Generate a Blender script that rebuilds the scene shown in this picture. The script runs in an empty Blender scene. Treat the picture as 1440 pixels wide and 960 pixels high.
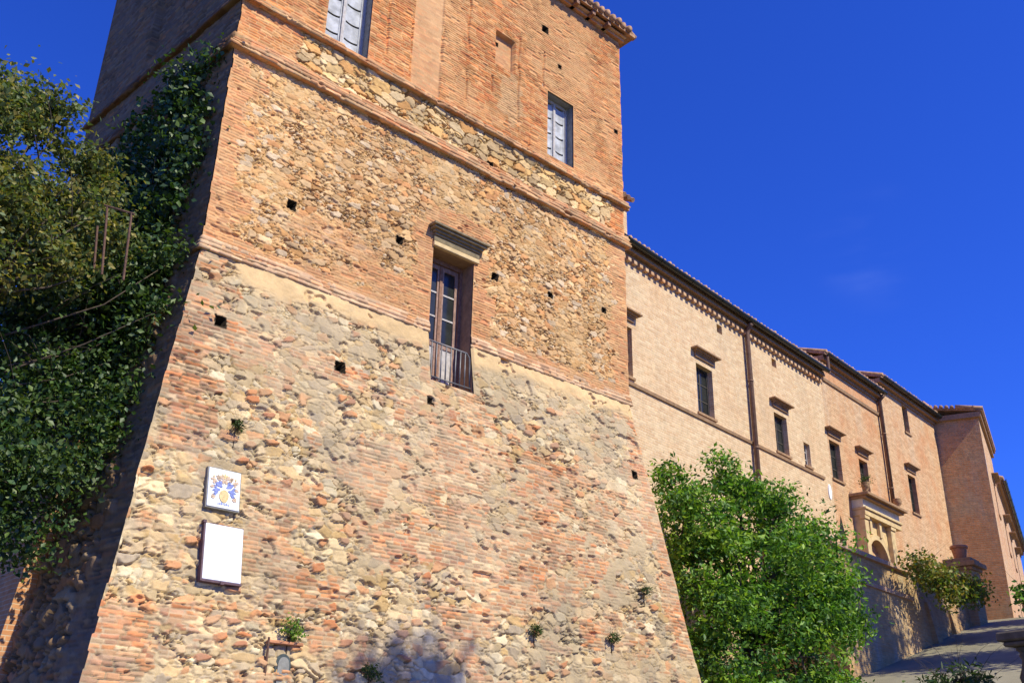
import bpy, bmesh, math, random
import numpy as np
from mathutils import Vector, Matrix

R = math.radians
sc = bpy.context.scene
COL = sc.collection

# ------------------------------------------------------------------ camera
cam_d = bpy.data.cameras.new('camera'); cam = bpy.data.objects.new('camera', cam_d); COL.objects.link(cam)
def _n(v): return v / np.linalg.norm(v)
FPX = 1390.0
def _ray(px, py): return np.array([px - 720.0, -(py - 480.0), -FPX])
_Z = _n(_ray(790, -2700)); _X = _ray(2390, 1125); _X = _n(_X - _Z * (_X @ _Z)); _Y = np.cross(_Z, _X)
ROT = np.array([_X, _Y, _Z])
cam.matrix_world = Matrix([list(ROT[0]) + [0], list(ROT[1]) + [0], list(ROT[2]) + [0], [0, 0, 0, 1]])
cam_d.sensor_width = 36.0; cam_d.lens = 36.0 * FPX / 1440.0
cam_d.clip_start = 0.1; cam_d.clip_end = 2000
sc.camera = cam

# ------------------------------------------------------------------ sky, sun, exposure
SUN_AZ, SUN_EL = R(14.5), R(47)
sdir = np.array([math.sin(SUN_AZ) * math.cos(SUN_EL), -math.cos(SUN_AZ) * math.cos(SUN_EL), math.sin(SUN_EL)])
w = bpy.data.worlds.new('World'); sc.world = w; w.use_nodes = True
nt = w.node_tree; bg = nt.nodes['Background']
sky = nt.nodes.new('ShaderNodeTexSky'); sky.sky_type = 'NISHITA'; sky.sun_disc = False
sky.sun_elevation = SUN_EL; sky.sun_rotation = math.atan2(sdir[0], sdir[1])
sky.altitude = 900; sky.air_density = 1.0; sky.dust_density = 0.15; sky.ozone_density = 4.0
hs = nt.nodes.new('ShaderNodeHueSaturation'); hs.inputs['Saturation'].default_value = 1.1; hs.inputs['Value'].default_value = 1.75
nt.links.new(sky.outputs[0], hs.inputs['Color']); 
tint = nt.nodes.new('ShaderNodeMix'); tint.data_type = 'RGBA'; tint.blend_type = 'MULTIPLY'; tint.inputs[0].default_value = 1.0
tint.inputs[7].default_value = (.17, .34, 1.0, 1)      # the deep polarised blue of the clear autumn sky
nt.links.new(hs.outputs[0], tint.inputs[6]); 
# one faint wisp of cloud, low in the right half of the sky
tcw = nt.nodes.new('ShaderNodeTexCoord'); mpw = nt.nodes.new('ShaderNodeMapping'); nzw_ = nt.nodes.new('ShaderNodeTexNoise')
mpw.inputs['Scale'].default_value = (3, 3, 12); nzw_.inputs['Scale'].default_value = 2.2; nzw_.inputs['Detail'].default_value = 7
nt.links.new(tcw.outputs['Generated'], mpw.inputs['Vector']); nt.links.new(mpw.outputs[0], nzw_.inputs['Vector'])
dsw = nt.nodes.new('ShaderNodeVectorMath'); dsw.operation = 'DISTANCE'; dsw.inputs[1].default_value = tuple(_n(ROT @ _ray(1225, 350)))
nt.links.new(tcw.outputs['Generated'], dsw.inputs[0])
def _mr(src, a, b, c, d):
    r_ = nt.nodes.new('ShaderNodeMapRange'); r_.interpolation_type = 'SMOOTHSTEP'
    for k, v in zip(('From Min', 'From Max', 'To Min', 'To Max'), (a, b, c, d)): r_.inputs[k].default_value = v
    nt.links.new(src, r_.inputs['Value']); return r_.outputs[0]
mlw = nt.nodes.new('ShaderNodeMath'); mlw.operation = 'MULTIPLY'
nt.links.new(_mr(nzw_.outputs['Fac'], .42, .85, 0, .16), mlw.inputs[0]); nt.links.new(_mr(dsw.outputs['Value'], .01, .07, 1, 0), mlw.inputs[1])
cldw = nt.nodes.new('ShaderNodeMix'); cldw.data_type = 'RGBA'; cldw.inputs[7].default_value = (3.2, 4.2, 9.0, 1)
nt.links.new(mlw.outputs[0], cldw.inputs[0]); nt.links.new(tint.outputs[2], cldw.inputs[6]); nt.links.new(cldw.outputs[2], bg.inputs['Color'])
bg.inputs['Strength'].default_value = 0.11
sl = bpy.data.lights.new('sun', 'SUN'); sl.energy = 5.0; sl.angle = R(0.5); sl.color = (1.0, 0.955, 0.73)
so = bpy.data.objects.new('sun', sl); COL.objects.link(so)
so.rotation_euler = Vector(sdir).to_track_quat('Z', 'Y').to_euler(); so.location = (10, -20, 40)
sc.view_settings.view_transform = 'Standard'; sc.view_settings.look = 'None'
sc.view_settings.exposure = 0.22; sc.view_settings.gamma = 1.0

# ------------------------------------------------------------------ helpers
def tag(o, label=None, cat=None, group=None, kind=None):
    if label: o['label'] = label
    if cat: o['category'] = cat
    if group: o['group'] = group
    if kind: o['kind'] = kind
    return o
def empty(name, label, cat, loc=(0, 0, 0), rz=0.0, group=None):
    o = bpy.data.objects.new(name, None); COL.objects.link(o); o.location = loc; o.rotation_euler = (0, 0, rz)
    o.empty_display_size = 0.2
    return tag(o, label, cat, group)
def link(name, me, mat, parent=None, label=None):
    me.materials.clear(); me.materials.append(mat)
    o = bpy.data.objects.new(name, me); COL.objects.link(o)
    if parent is not None: o.parent = parent
    if label: o['label'] = label
    return o
def np_mesh(name, V, F, mat, parent=None, col=None, smooth=False):
    V = np.asarray(V, np.float32); F = np.asarray(F, np.int32); k = F.shape[1]
    me = bpy.data.meshes.new(name)
    me.vertices.add(len(V)); me.vertices.foreach_set('co', V.ravel())
    me.loops.add(F.size); me.loops.foreach_set('vertex_index', F.ravel())
    me.polygons.add(len(F)); me.polygons.foreach_set('loop_start', np.arange(0, F.size, k, dtype=np.int32))
    me.polygons.foreach_set('loop_total', np.full(len(F), k, np.int32))
    if smooth: me.polygons.foreach_set('use_smooth', np.ones(len(F), bool))
    me.update(calc_edges=True)
    if col is not None:
        a = me.color_attributes.new('Col', 'FLOAT_COLOR', 'POINT')
        c = np.ones((len(V), 4), np.float32); c[:, :3] = col; a.data.foreach_set('color', c.ravel())
    return link(name, me, mat, parent)
class MB:
    """collects boxes, bars, tubes, lathes and prisms into one mesh"""
    def __init__(s): s.V = []; s.F = []
    def add(s, V, F):
        b = len(s.V); s.V += [tuple(map(float, v)) for v in V]; s.F += [tuple(i + b for i in f) for f in F]; return s
    def box(s, x0, x1, y0, y1, z0, z1):
        V = [(x, y, z) for z in (z0, z1) for y in (y0, y1) for x in (x0, x1)]
        return s.add(V, [(0, 2, 3, 1), (4, 5, 7, 6), (0, 1, 5, 4), (2, 6, 7, 3), (0, 4, 6, 2), (1, 3, 7, 5)])
    def tube(s, pts, rad, n=8, cap=True):
        pts = [np.array(p, float) for p in pts]
        if np.isscalar(rad): rad = [rad] * len(pts)
        V = []; up = np.array([0.13, 0.21, 0.97])
        for i, p in enumerate(pts):
            t = pts[min(i + 1, len(pts) - 1)] - pts[max(i - 1, 0)]; t = t / (np.linalg.norm(t) + 1e-9)
            a = np.cross(t, up)
            if np.linalg.norm(a) < .15: a = np.cross(t, (1, 0, 0))
            a = a / np.linalg.norm(a); b = np.cross(t, a)
            for k in range(n):
                an = 2 * math.pi * k / n; V.append(p + rad[i] * (math.cos(an) * a + math.sin(an) * b))
        F = []
        for i in range(len(pts) - 1):
            for k in range(n):
                F.append((i * n + k, i * n + (k + 1) % n, (i + 1) * n + (k + 1) % n, (i + 1) * n + k))
        if cap: F += [tuple(range(n - 1, -1, -1)), tuple((len(pts) - 1) * n + k for k in range(n))]
        return s.add(V, F)
    def lathe(s, prof, c=(0, 0, 0), n=20):
        V = []; F = []
        for r, z in prof:
            for k in range(n):
                an = 2 * math.pi * k / n; V.append((c[0] + r * math.cos(an), c[1] + r * math.sin(an), c[2] + z))
        for i in range(len(prof) - 1):
            for k in range(n): F.append((i * n + k, i * n + (k + 1) % n, (i + 1) * n + (k + 1) % n, (i + 1) * n + k))
        F += [tuple(range(n - 1, -1, -1)), tuple((len(prof) - 1) * n + k for k in range(n))]
        return s.add(V, F)
    def prism(s, poly, y0, y1):
        """polygon in (x, z), extruded along y"""
        n = len(poly); V = [(x, y0, z) for x, z in poly] + [(x, y1, z) for x, z in poly]
        F = [tuple(range(n)), tuple(range(2 * n - 1, n - 1, -1))]
        F += [(i, i + n, (i + 1) % n + n, (i + 1) % n) for i in range(n)]
        return s.add(V, F)
    def profile(s, prof, x0, x1, endcap=True):
        """profile in (y, z), swept along x"""
        n = len(prof); V = [(x0, y, z) for y, z in prof] + [(x1, y, z) for y, z in prof]
        F = [(i, (i + 1) % n, (i + 1) % n + n, i + n) for i in range(n)]
        if endcap: F += [tuple(range(n - 1, -1, -1)), tuple(range(n, 2 * n))]
        return s.add(V, F)
    def build(s, name, mat, parent=None, bevel=0, smooth=False, label=None):
        me = bpy.data.meshes.new(name); me.from_pydata(s.V, [], s.F)
        bm = bmesh.new(); bm.from_mesh(me); bmesh.ops.recalc_face_normals(bm, faces=bm.faces)
        if bevel: bmesh.ops.bevel(bm, geom=[e for e in bm.edges if len(e.link_faces) == 2 and e.calc_face_angle(0) > .6], offset=bevel, segments=1, affect='EDGES')
        bm.to_mesh(me); bm.free()
        if smooth:
            me.polygons.foreach_set('use_smooth', np.ones(len(me.polygons), bool))
        return link(name, me, mat, parent, label)
def copy_tree(o, parent=None):
    c = o.copy(); COL.objects.link(c)
    if parent is not None: c.parent = parent
    for ch in list(o.children): copy_tree(ch, c)
    return c

# ------------------------------------------------------------------ noise in numpy
def hsh(i, j, seed):
    i = np.asarray(i, np.int64); j = np.asarray(j, np.int64)
    n = (i * 374761393 + j * 668265263 + seed * 974634777) & 0xffffffff
    n = ((n ^ (n >> 13)) * 1274126177) & 0xffffffff
    n = ((n ^ (n >> 16)) * 2246822519) & 0xffffffff
    return ((n ^ (n >> 15)) & 0xffffff) / float(0x1000000)
def vn(x, y, seed):
    i = np.floor(x); j = np.floor(y); u = x - i; v = y - j; u = u * u * (3 - 2 * u); v = v * v * (3 - 2 * v)
    i = i.astype(np.int64); j = j.astype(np.int64)
    return (hsh(i, j, seed) * (1 - u) + hsh(i + 1, j, seed) * u) * (1 - v) + (hsh(i, j + 1, seed) * (1 - u) + hsh(i + 1, j + 1, seed) * u) * v
def fbm(x, y, seed, o=4):
    a = 0; am = .5; t = 0
    for k in range(o):
        a = a + am * vn(x, y, seed + k * 17); t += am; am *= .5; x = x * 2.03 + 5.1; y = y * 2.03 + 1.7
    return a / t
def sst(a, b, x):
    t = np.clip((x - a) / (b - a), 0, 1); return t * t * (3 - 2 * t)
def mix(a, b, m): return a * (1 - m)[:, None] + b * m[:, None]

# ------------------------------------------------------------------ masonry patterns: height and colour
PAL_LOW = np.array([(.66, .50, .29), (.72, .59, .38), (.74, .66, .48), (.55, .40, .20), (.50, .42, .30), (.42, .36, .28), (.62, .36, .20), (.66, .53, .35), (.72, .59, .38), (.62, .50, .31)])
PAL_MID = np.array([(.68, .44, .21), (.72, .50, .26), (.62, .36, .15), (.60, .39, .20), (.74, .55, .32), (.64, .34, .15), (.68, .46, .24), (.62, .45, .26), (.64, .52, .36)])
PAL_TOP = np.array([(.74, .56, .30), (.78, .63, .38), (.64, .43, .18), (.58, .44, .25), (.72, .53, .26), (.52, .40, .23), (.66, .38, .15)])
PAL_BRK = np.array([(.63, .25, .09), (.57, .21, .08), (.67, .31, .12), (.61, .29, .11), (.65, .36, .16), (.51, .19, .08), (.67, .38, .18)])
PAL_OLD = np.array([(.62, .27, .13), (.68, .34, .17), (.52, .26, .16), (.64, .40, .24), (.50, .32, .22), (.68, .36, .19), (.58, .44, .30), (.68, .52, .34)])
PAL_SHADED = np.array([(.22, .15, .085), (.26, .18, .095), (.19, .145, .09), (.28, .16, .08), (.24, .19, .12)])  # darker tones of the same stone, left side's shade put into the colour
def voro(x, z, sx, sz, seed, full=False):
    gx = x / sx; gz = z / sz; i0 = np.floor(gx).astype(np.int64); j0 = np.floor(gz).astype(np.int64)
    f1 = np.full(x.shape, 9.); f2 = np.full(x.shape, 9.); idx = np.zeros(x.shape); vx = np.zeros(x.shape); vz = np.zeros(x.shape)
    for di in (-1, 0, 1):
        for dj in (-1, 0, 1):
            i = i0 + di; j = j0 + dj
            # half-brick the rows so the stones lie in rough courses
            px = i + .5 + (hsh(i, j, seed) - .5) * .9 + .5 * (j % 2) - .25; pz = j + .5 + (hsh(i, j, seed + 1) - .5) * .62
            ax = np.abs(gx - px); az = np.abs(gz - pz)
            dd = .78 * np.maximum(ax, az) + .22 * np.sqrt(ax * ax + az * az)
            h = hsh(i, j, seed + 2)
            up = dd < f1
            f2 = np.where(up, f1, np.minimum(f2, dd)); idx = np.where(up, h, idx); f1 = np.where(up, dd, f1)
            if full: vx = np.where(up, gx - px, vx); vz = np.where(up, gz - pz, vz)
    return (f2 - f1, idx, vx, vz) if full else (f2 - f1, idx)
def pal(P, r): return P[np.minimum((r * len(P)).astype(int), len(P) - 1)]
def rubble(x, z, sx, sz, seed, P, mortar, depth=.045, joint=1.0, bigs=.6, gap=1.0):
    wx = x + .13 * sx / .3 * (fbm(x * 3.6, z * 3.6, seed + 40, 4) - .5) * 2; wz = z + .085 * sx / .3 * (fbm(x * 3.6, z * 3.6, seed + 50, 4) - .5) * 2
    e1, r1, ax, az = voro(wx, wz, sx, sz, seed, True); e2, r2, bx, bz = voro(wx + 9.3, wz + 4.1, sx * .5, sz * .52, seed + 9, True)
    big = r1 < bigs
    e = np.where(big, e1, np.minimum(e1, e2 * .6)); r = np.where(big, r1 / bigs, r2); r = (r * 7.31) % 1.0
    dx = np.where(big, ax, bx * .5); dz = np.where(big, az, bz * .5)
    n = fbm(x * 13, z * 13, seed + 3, 4); n2 = fbm(x * 34, z * 34, seed + 13, 2)
    th = joint * (.03 + .17 * sst(.35, .75, fbm(x * 1.9, z * 1.9, seed + 4, 3)))
    st = sst(th * .3, th * .3 + .07, e + (n - .5) * .14)
    tilt = (((r * 17.3) % 1) - .5) * .9 * dx + (((r * 29.1) % 1) - .55) * .9 * dz
    h = (st - .75) * depth * .5 + st * depth * (.45 * ((r * 13.7) % 1) + tilt) + (n - .5) * .020 + (n2 - .5) * .010
    deep = sst(.50, .70, fbm(x * 3.3, z * 4.2, seed + 6, 3)) * (1 - st)
    h = h - .085 * deep * min(1.3, depth / .055) * gap
    c = pal(P, r) * (.78 + .44 * ((r * 31.7) % 1))[:, None] * (.74 + .46 * n + .10 * n2)[:, None]
    mc = np.array(mortar)[None, :] * (.60 + .55 * fbm(x * 9, z * 9, seed + 7, 3))[:, None] * (1 - .45 * gap * deep)[:, None]
    return h, mix(mc, c, st)
def brick(x, z, seed, P, mortar, ch=.055, bl=.25, rough=1.0):
    # courses run true only over short stretches; each stretch is shifted and tilted a little
    ex, pr_ = voro(x + .5 * (fbm(x * 1.1, z * 1.1, seed + 60, 3) - .5), z, 1.5, .8, seed + 61)
    zz = z + rough * (.045 * (pr_ - .5) + .016 * (fbm(x * .9, z * .6, seed + 5, 2) - .5) * 2 + .010 * (vn(x * 3.5, z * 5, seed + 8) - .5))
    row = np.floor(zz / ch); fz = zz / ch - row
    xx = x + hsh(row, 0 * row, seed) * bl; blv = bl * (.6 + .8 * hsh(row, 0 * row + 3, seed))
    ci = np.floor(xx / blv); fx = xx / blv - ci
    e = np.minimum(np.minimum(fz, 1 - fz) * ch, np.minimum(fx, 1 - fx) * blv * .7)
    r = hsh(ci, row, seed + 1); r2 = hsh(ci, row, seed + 2)
    n = fbm(x * 11, z * 16, seed + 3, 4)
    st = sst(.001, .011, e + (n - .5) * .016 * rough)
    worn = sst(.52, .70, fbm(x * 1.7, z * 1.9, seed + 63, 4)) * min(1, rough * .6)
    miss = (r2 > 1 - .08 * rough)
    open_j = sst(.48, .62, fbm(x * 1.4, z * 2.2, seed + 64, 3))
    h = st * (.008 + .012 * r2 * rough) * (1 - .6 * worn) - .022 * miss * st + (n - .5) * .014 * rough - .012 * rough * open_j * (1 - st)
    c = pal(P, r) * (.70 + .60 * r2)[:, None] * (.78 + .44 * n)[:, None]
    mc = np.array(mortar)[None, :] * (.75 + .5 * n)[:, None] * (1 - .40 * open_j * min(1, rough))[:, None]
    c = mix(c, np.array(mortar)[None, :] * (.8 + .4 * n)[:, None], worn * .55)
    return h, mix(mc, c, st)
def plaster(x, z, seed, c):
    n = fbm(x * 6, z * 6, seed, 4); n2 = fbm(x * 1.3, z * 1.3, seed + 5, 3)
    return .022 + (n - .5) * .034, np.array(c)[None, :] * (.72 + .32 * n + .26 * n2)[:, None]
def blob(x, z, cx, cz, rx, rz, seed, warp=.5):
    d = np.sqrt(((x - cx) / rx) ** 2 + ((z - cz) / rz) ** 2)
    return sst(1.06, .94, d + warp * (fbm(x * 1.9, z * 2.4, seed, 4) - .5) * 2 + .8 * (fbm(x * 5, z * 7, seed + 3, 3) - .5))

# ------------------------------------------------------------------ materials
MATS = {}
def nmat(name):
    m = bpy.data.materials.new(name); m.use_nodes = True; MATS[name] = m
    return m, m.node_tree.nodes, m.node_tree.links, m.node_tree.nodes['Principled BSDF']
def N(nodes, t, **kw):
    n = nodes.new(t)
    for k, v in kw.items():
        if k in n.inputs: n.inputs[k].default_value = v
        else: setattr(n, k, v)
    return n
def mixc(nodes, links, fac, a, b, mode='MIX'):
    n = nodes.new('ShaderNodeMix'); n.data_type = 'RGBA'; n.blend_type = mode
    for k, v in ((0, fac), (6, a), (7, b)):
        s = n.inputs[k]
        if isinstance(v, bpy.types.NodeSocket): links.new(v, s)
        elif k == 0: s.default_value = v
        else: s.default_value = tuple(v) + ((1,) if len(v) == 3 else ())
    return n.outputs[2]
def ramp(nodes, links, src, a, b):
    r = nodes.new('ShaderNodeMapRange'); r.inputs['From Min'].default_value = a; r.inputs['From Max'].default_value = b
    links.new(src, r.inputs['Value']); return r.outputs['Result']
def vcol_mat(name, rough=.92, grain=60, gstr=.35, bump=.25):
    m, nd, lk, p = nmat(name)
    at = N(nd, 'ShaderNodeVertexColor', layer_name='Col'); tc = N(nd, 'ShaderNodeTexCoord')
    nz = N(nd, 'ShaderNodeTexNoise', Scale=grain, Detail=5.0, Roughness=.65); lk.new(tc.outputs['Object'], nz.inputs['Vector'])
    v = ramp(nd, lk, nz.outputs['Fac'], .25, .75)
    g = mixc(nd, lk, gstr, at.outputs['Color'], mixc(nd, lk, v, (.55, .53, .50), (1.5, 1.5, 1.5)), 'MULTIPLY')
    lk.new(g, p.inputs['Base Color']); p.inputs['Roughness'].default_value = rough; p.inputs['Specular IOR Level'].default_value = .2
    b = N(nd, 'ShaderNodeBump', Strength=bump, Distance=.02); lk.new(nz.outputs['Fac'], b.inputs['Height']); lk.new(b.outputs[0], p.inputs['Normal'])
    return m
def plain(name, c, rough=.6, metal=0., var=.25, scale=12., bump=.1, spec=.3):
    m, nd, lk, p = nmat(name); tc = N(nd, 'ShaderNodeTexCoord')
    nz = N(nd, 'ShaderNodeTexNoise', Scale=scale, Detail=6.0, Roughness=.6); lk.new(tc.outputs['Object'], nz.inputs['Vector'])
    v = ramp(nd, lk, nz.outputs['Fac'], .3, .7)
    lo = [x * (1 - var) for x in c]; hi = [min(1, x * (1 + var)) for x in c]
    lk.new(mixc(nd, lk, v, lo, hi), p.inputs['Base Color'])
    p.inputs['Roughness'].default_value = rough; p.inputs['Metallic'].default_value = metal; p.inputs['Specular IOR Level'].default_value = spec
    if bump:
        b = N(nd, 'ShaderNodeBump', Strength=bump, Distance=.02); lk.new(nz.outputs['Fac'], b.inputs['Height']); lk.new(b.outputs[0], p.inputs['Normal'])
    return m
def brick_mat(name, c1, c2, c3, mortar, bump=.5, ch=.07, stain=(.4, .36, .30), stain_amt=.35, patch=.5, mscale=1.0):
    """aged brickwork laid in (x + y, z); patches of redder brick, pale worn areas and grey stains"""
    m, nd, lk, p = nmat(name); tc = N(nd, 'ShaderNodeTexCoord')
    sx = N(nd, 'ShaderNodeSeparateXYZ'); lk.new(tc.outputs['Object'], sx.inputs[0])
    ad = N(nd, 'ShaderNodeMath', operation='ADD'); lk.new(sx.outputs['X'], ad.inputs[0]); lk.new(sx.outputs['Y'], ad.inputs[1])
    nzw = N(nd, 'ShaderNodeTexNoise', Scale=1.7, Detail=3.0); lk.new(tc.outputs['Object'], nzw.inputs['Vector'])
    wv = N(nd, 'ShaderNodeMath', operation='MULTIPLY_ADD'); lk.new(nzw.outputs['Fac'], wv.inputs[0]); wv.inputs[1].default_value = .06; lk.new(sx.outputs['Z'], wv.inputs[2])
    cb = N(nd, 'ShaderNodeCombineXYZ'); lk.new(ad.outputs[0], cb.inputs['X']); lk.new(wv.outputs[0], cb.inputs['Y'])
    bt = N(nd, 'ShaderNodeTexBrick', Scale=1.0); lk.new(cb.outputs[0], bt.inputs['Vector'])
    bt.inputs['Brick Width'].default_value = .28; bt.inputs['Row Height'].default_value = ch
    bt.inputs['Mortar Size'].default_value = .009 * mscale; bt.inputs['Mortar Smooth'].default_value = .4
    bt.inputs['Color1'].default_value = (*c1, 1); bt.inputs['Color2'].default_value = (*c2, 1); bt.inputs['Mortar'].default_value = (*mortar, 1)
    big = N(nd, 'ShaderNodeTexNoise', Scale=.55, Detail=6.0, Roughness=.62); lk.new(tc.outputs['Object'], big.inputs['Vector'])
    med = N(nd, 'ShaderNodeTexNoise', Scale=5.0, Detail=6.0, Roughness=.7); lk.new(tc.outputs['Object'], med.inputs['Vector'])
    c = mixc(nd, lk, ramp(nd, lk, big.outputs['Fac'], .48, .66), bt.outputs['Color'], mixc(nd, lk, patch, bt.outputs['Color'], c3))
    mp = N(nd, 'ShaderNodeMapping'); mp.inputs['Scale'].default_value = (1.3, 1.3, .28); mp.inputs['Location'].default_value = (7, 3, 1); lk.new(tc.outputs['Object'], mp.inputs['Vector'])
    stn = N(nd, 'ShaderNodeTexNoise', Scale=1.2, Detail=6.0, Roughness=.65); lk.new(mp.outputs[0], stn.inputs['Vector'])
    sm = N(nd, 'ShaderNodeMath', operation='MULTIPLY'); lk.new(ramp(nd, lk, stn.outputs['Fac'], .5, .72), sm.inputs[0]); sm.inputs[1].default_value = stain_amt
    c = mixc(nd, lk, sm.outputs[0], c, stain)
    c = mixc(nd, lk, .55, c, mixc(nd, lk, ramp(nd, lk, med.outputs['Fac'], .3, .7), (.66, .64, .62), (1.32, 1.32, 1.32)), 'MULTIPLY')
    lk.new(c, p.inputs['Base Color']); p.inputs['Roughness'].default_value = .92; p.inputs['Specular IOR Level'].default_value = .15
    hm = N(nd, 'ShaderNodeMath', operation='MULTIPLY_ADD'); lk.new(med.outputs['Fac'], hm.inputs[0]); hm.inputs[1].default_value = 1.2
    iv = N(nd, 'ShaderNodeMath', operation='SUBTRACT'); iv.inputs[0].default_value = 1; lk.new(bt.outputs['Fac'], iv.inputs[1]); lk.new(iv.outputs[0], hm.inputs[2])
    b = N(nd, 'ShaderNodeBump', Strength=bump, Distance=.02); lk.new(hm.outputs[0], b.inputs['Height']); lk.new(b.outputs[0], p.inputs['Normal'])
    return m
def leaf_mat(name, tr=.35, spec=.35):
    m, nd, lk, p = nmat(name)
    at = N(nd, 'ShaderNodeVertexColor', layer_name='Col')
    lk.new(at.outputs['Color'], p.inputs['Base Color']); p.inputs['Roughness'].default_value = .5; p.inputs['Specular IOR Level'].default_value = spec
    tl = N(nd, 'ShaderNodeBsdfTranslucent'); g = mixc(nd, lk, 1.0, at.outputs['Color'], (1.25, 1.35, .6), 'MULTIPLY'); lk.new(g, tl.inputs['Color'])
    ms = N(nd, 'ShaderNodeMixShader', Fac=tr); lk.new(p.outputs[0], ms.inputs[1]); lk.new(tl.outputs[0], ms.inputs[2])
    lk.new(ms.outputs[0], nd['Material Output'].inputs['Surface'])
    return m
M_MAS = vcol_mat('tower_masonry', grain=70, gstr=.30)
M_B = brick_mat('pale_brick', (.75, .55, .335), (.62, .40, .225), (.64, .37, .185), (.75, .58, .38), bump=.55, patch=.35, stain=(.50, .38, .25), stain_amt=.35)
M_C = brick_mat('tan_brick', (.70, .44, .24), (.54, .29, .14), (.60, .27, .12), (.68, .49, .31), bump=.6, patch=.85, stain=(.56, .44, .31), stain_amt=.55)
M_CO = brick_mat('orange_brick', (.62, .30, .14), (.56, .25, .11), (.62, .38, .20), (.60, .42, .27), bump=.35)
M_E = brick_mat('red_brick', (.64, .32, .14), (.50, .25, .11), (.46, .36, .22), (.58, .44, .27), bump=.8, ch=.09, patch=.7, stain_amt=.6)
M_WALL = brick_mat('worn_wall_brick', (.50, .33, .17), (.43, .27, .13), (.52, .26, .11), (.50, .40, .24), bump=.9, ch=.10, stain_amt=.6, patch=.5)
M_CAP = brick_mat('cap_brick', (.58, .32, .20), (.50, .28, .17), (.52, .36, .25), (.54, .43, .32), bump=.6)
M_STONE = plain('portal_stone', (.66, .48, .25), .85, var=.18, scale=5, bump=.3, spec=.15)
M_STONEW = plain('pale_frieze_stone', (.72, .66, .50), .85, var=.15, scale=5, bump=.25, spec=.15)
M_HOOD = plain('hood_stone', (.24, .185, .11), .9, var=.3, scale=9, bump=.4, spec=.15)
M_HOODT = plain('tan_hood_stone', (.36, .22, .125), .9, var=.25, scale=9, bump=.3, spec=.15)
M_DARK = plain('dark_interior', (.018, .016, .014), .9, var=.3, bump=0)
M_GLASS = plain('old_glass', (.030, .032, .028), .15, var=.4, scale=3, bump=.04, spec=.5)
M_SHUT = plain('dark_shutter', (.075, .062, .050), .7, var=.35, scale=25, bump=.2)
M_WOOD = plain('worn_red_wood', (.26, .135, .085), .75, var=.4, scale=16, bump=.3)
M_WOODP = plain('weathered_grey_wood', (.50, .45, .42), .8, var=.22, scale=14, bump=.25)
M_PALEW = plain('white_painted_shutter', (.46, .46, .48), .75, var=.38, scale=5, bump=.3)
M_WOODR = plain('faded_red_brown_wood', (.33, .20, .15), .75, var=.4, scale=11, bump=.3)
M_FRAMEG = plain('grey_window_frame', (.26, .25, .22), .8, var=.3, scale=12, bump=.2)
M_IRON = plain('grey_iron', (.20, .19, .19), .55, metal=.4, var=.3, bump=.1)
M_RUST = plain('rusty_iron', (.14, .075, .05), .85, var=.4, scale=20, bump=.3)
M_PIPE = plain('brown_copper_pipe', (.20, .115, .075), .6, metal=.2, var=.3, scale=6, bump=.1)
M_GUT = plain('dark_gutter_metal', (.040, .046, .040), .38, metal=.5, var=.3, scale=3, bump=.05, spec=.5)
M_TILE = plain('terracotta_roof_tile', (.40, .23, .13), .9, var=.45, scale=7, bump=.4)
M_POT = plain('terracotta_pot', (.50, .22, .11), .85, var=.25, scale=9, bump=.2)
M_WHITE = plain('white_board', (.90, .90, .92), .45, var=.05, bump=0)
M_TILEW = plain('white_ceramic', (.88, .88, .87), .35, var=.02, bump=0)
M_BLUE = plain('blue_glaze', (.20, .24, .52), .4, var=.3, scale=30, bump=0)
M_YEL = plain('yellow_glaze', (.66, .48, .22), .4, var=.3, scale=30, bump=0)
M_ORA = plain('brown_glaze', (.56, .40, .27), .4, var=.3, scale=30, bump=0)
M_VIO = plain('violet_brown_metal', (.11, .06, .075), .6, var=.3, bump=.1)
M_NICHE = plain('grey_green_panel', (.07, .085, .08), .5, var=.4, scale=14, bump=.1)
M_BAL = plain('balustrade_stone', (.13, .105, .075), .9, var=.35, scale=8, bump=.5)
M_BARK = plain('bark', (.085, .062, .045), .95, var=.45, scale=14, bump=.7)
M_TWIG = plain('pale_twig', (.24, .19, .13), .9, var=.3, scale=14, bump=.3)
M_LEAF = leaf_mat('leaf'); M_IVY = leaf_mat('ivy_leaf', tr=.25, spec=.5)

# ------------------------------------------------------------------ site frames
def at(px, py, rng):
    """the point seen at a photo pixel, rng metres away on the level"""
    r_ = ROT @ _ray(px, py); return r_ * (rng / math.hypot(r_[0], r_[1]))
D = 13.0; TB = math.tan(R(8.7)); AB = R(6.02)
P0 = np.array([D * 1.1615, D + 2.0, 0.0])
uB = np.array([math.cos(AB), math.sin(AB), 0]); nB = np.array([uB[1], -uB[0], 0])
def W(u, wd, z=0): return P0 + uB * u + nB * wd + np.array([0, 0, z])
HU = [-320, -60, -16.6, -3, 3, 9, 13.3, 16.2, 19, 22, 25, 40, 80, 320]
HZ = [-6, -3.2, -1.6, .25, 1.2, 2.42, 3.43, 4.17, 4.82, 5.35, 5.55, 5.4, 5.0, 4.0]
def hz(u): return np.interp(u, HU, HZ)

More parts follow.
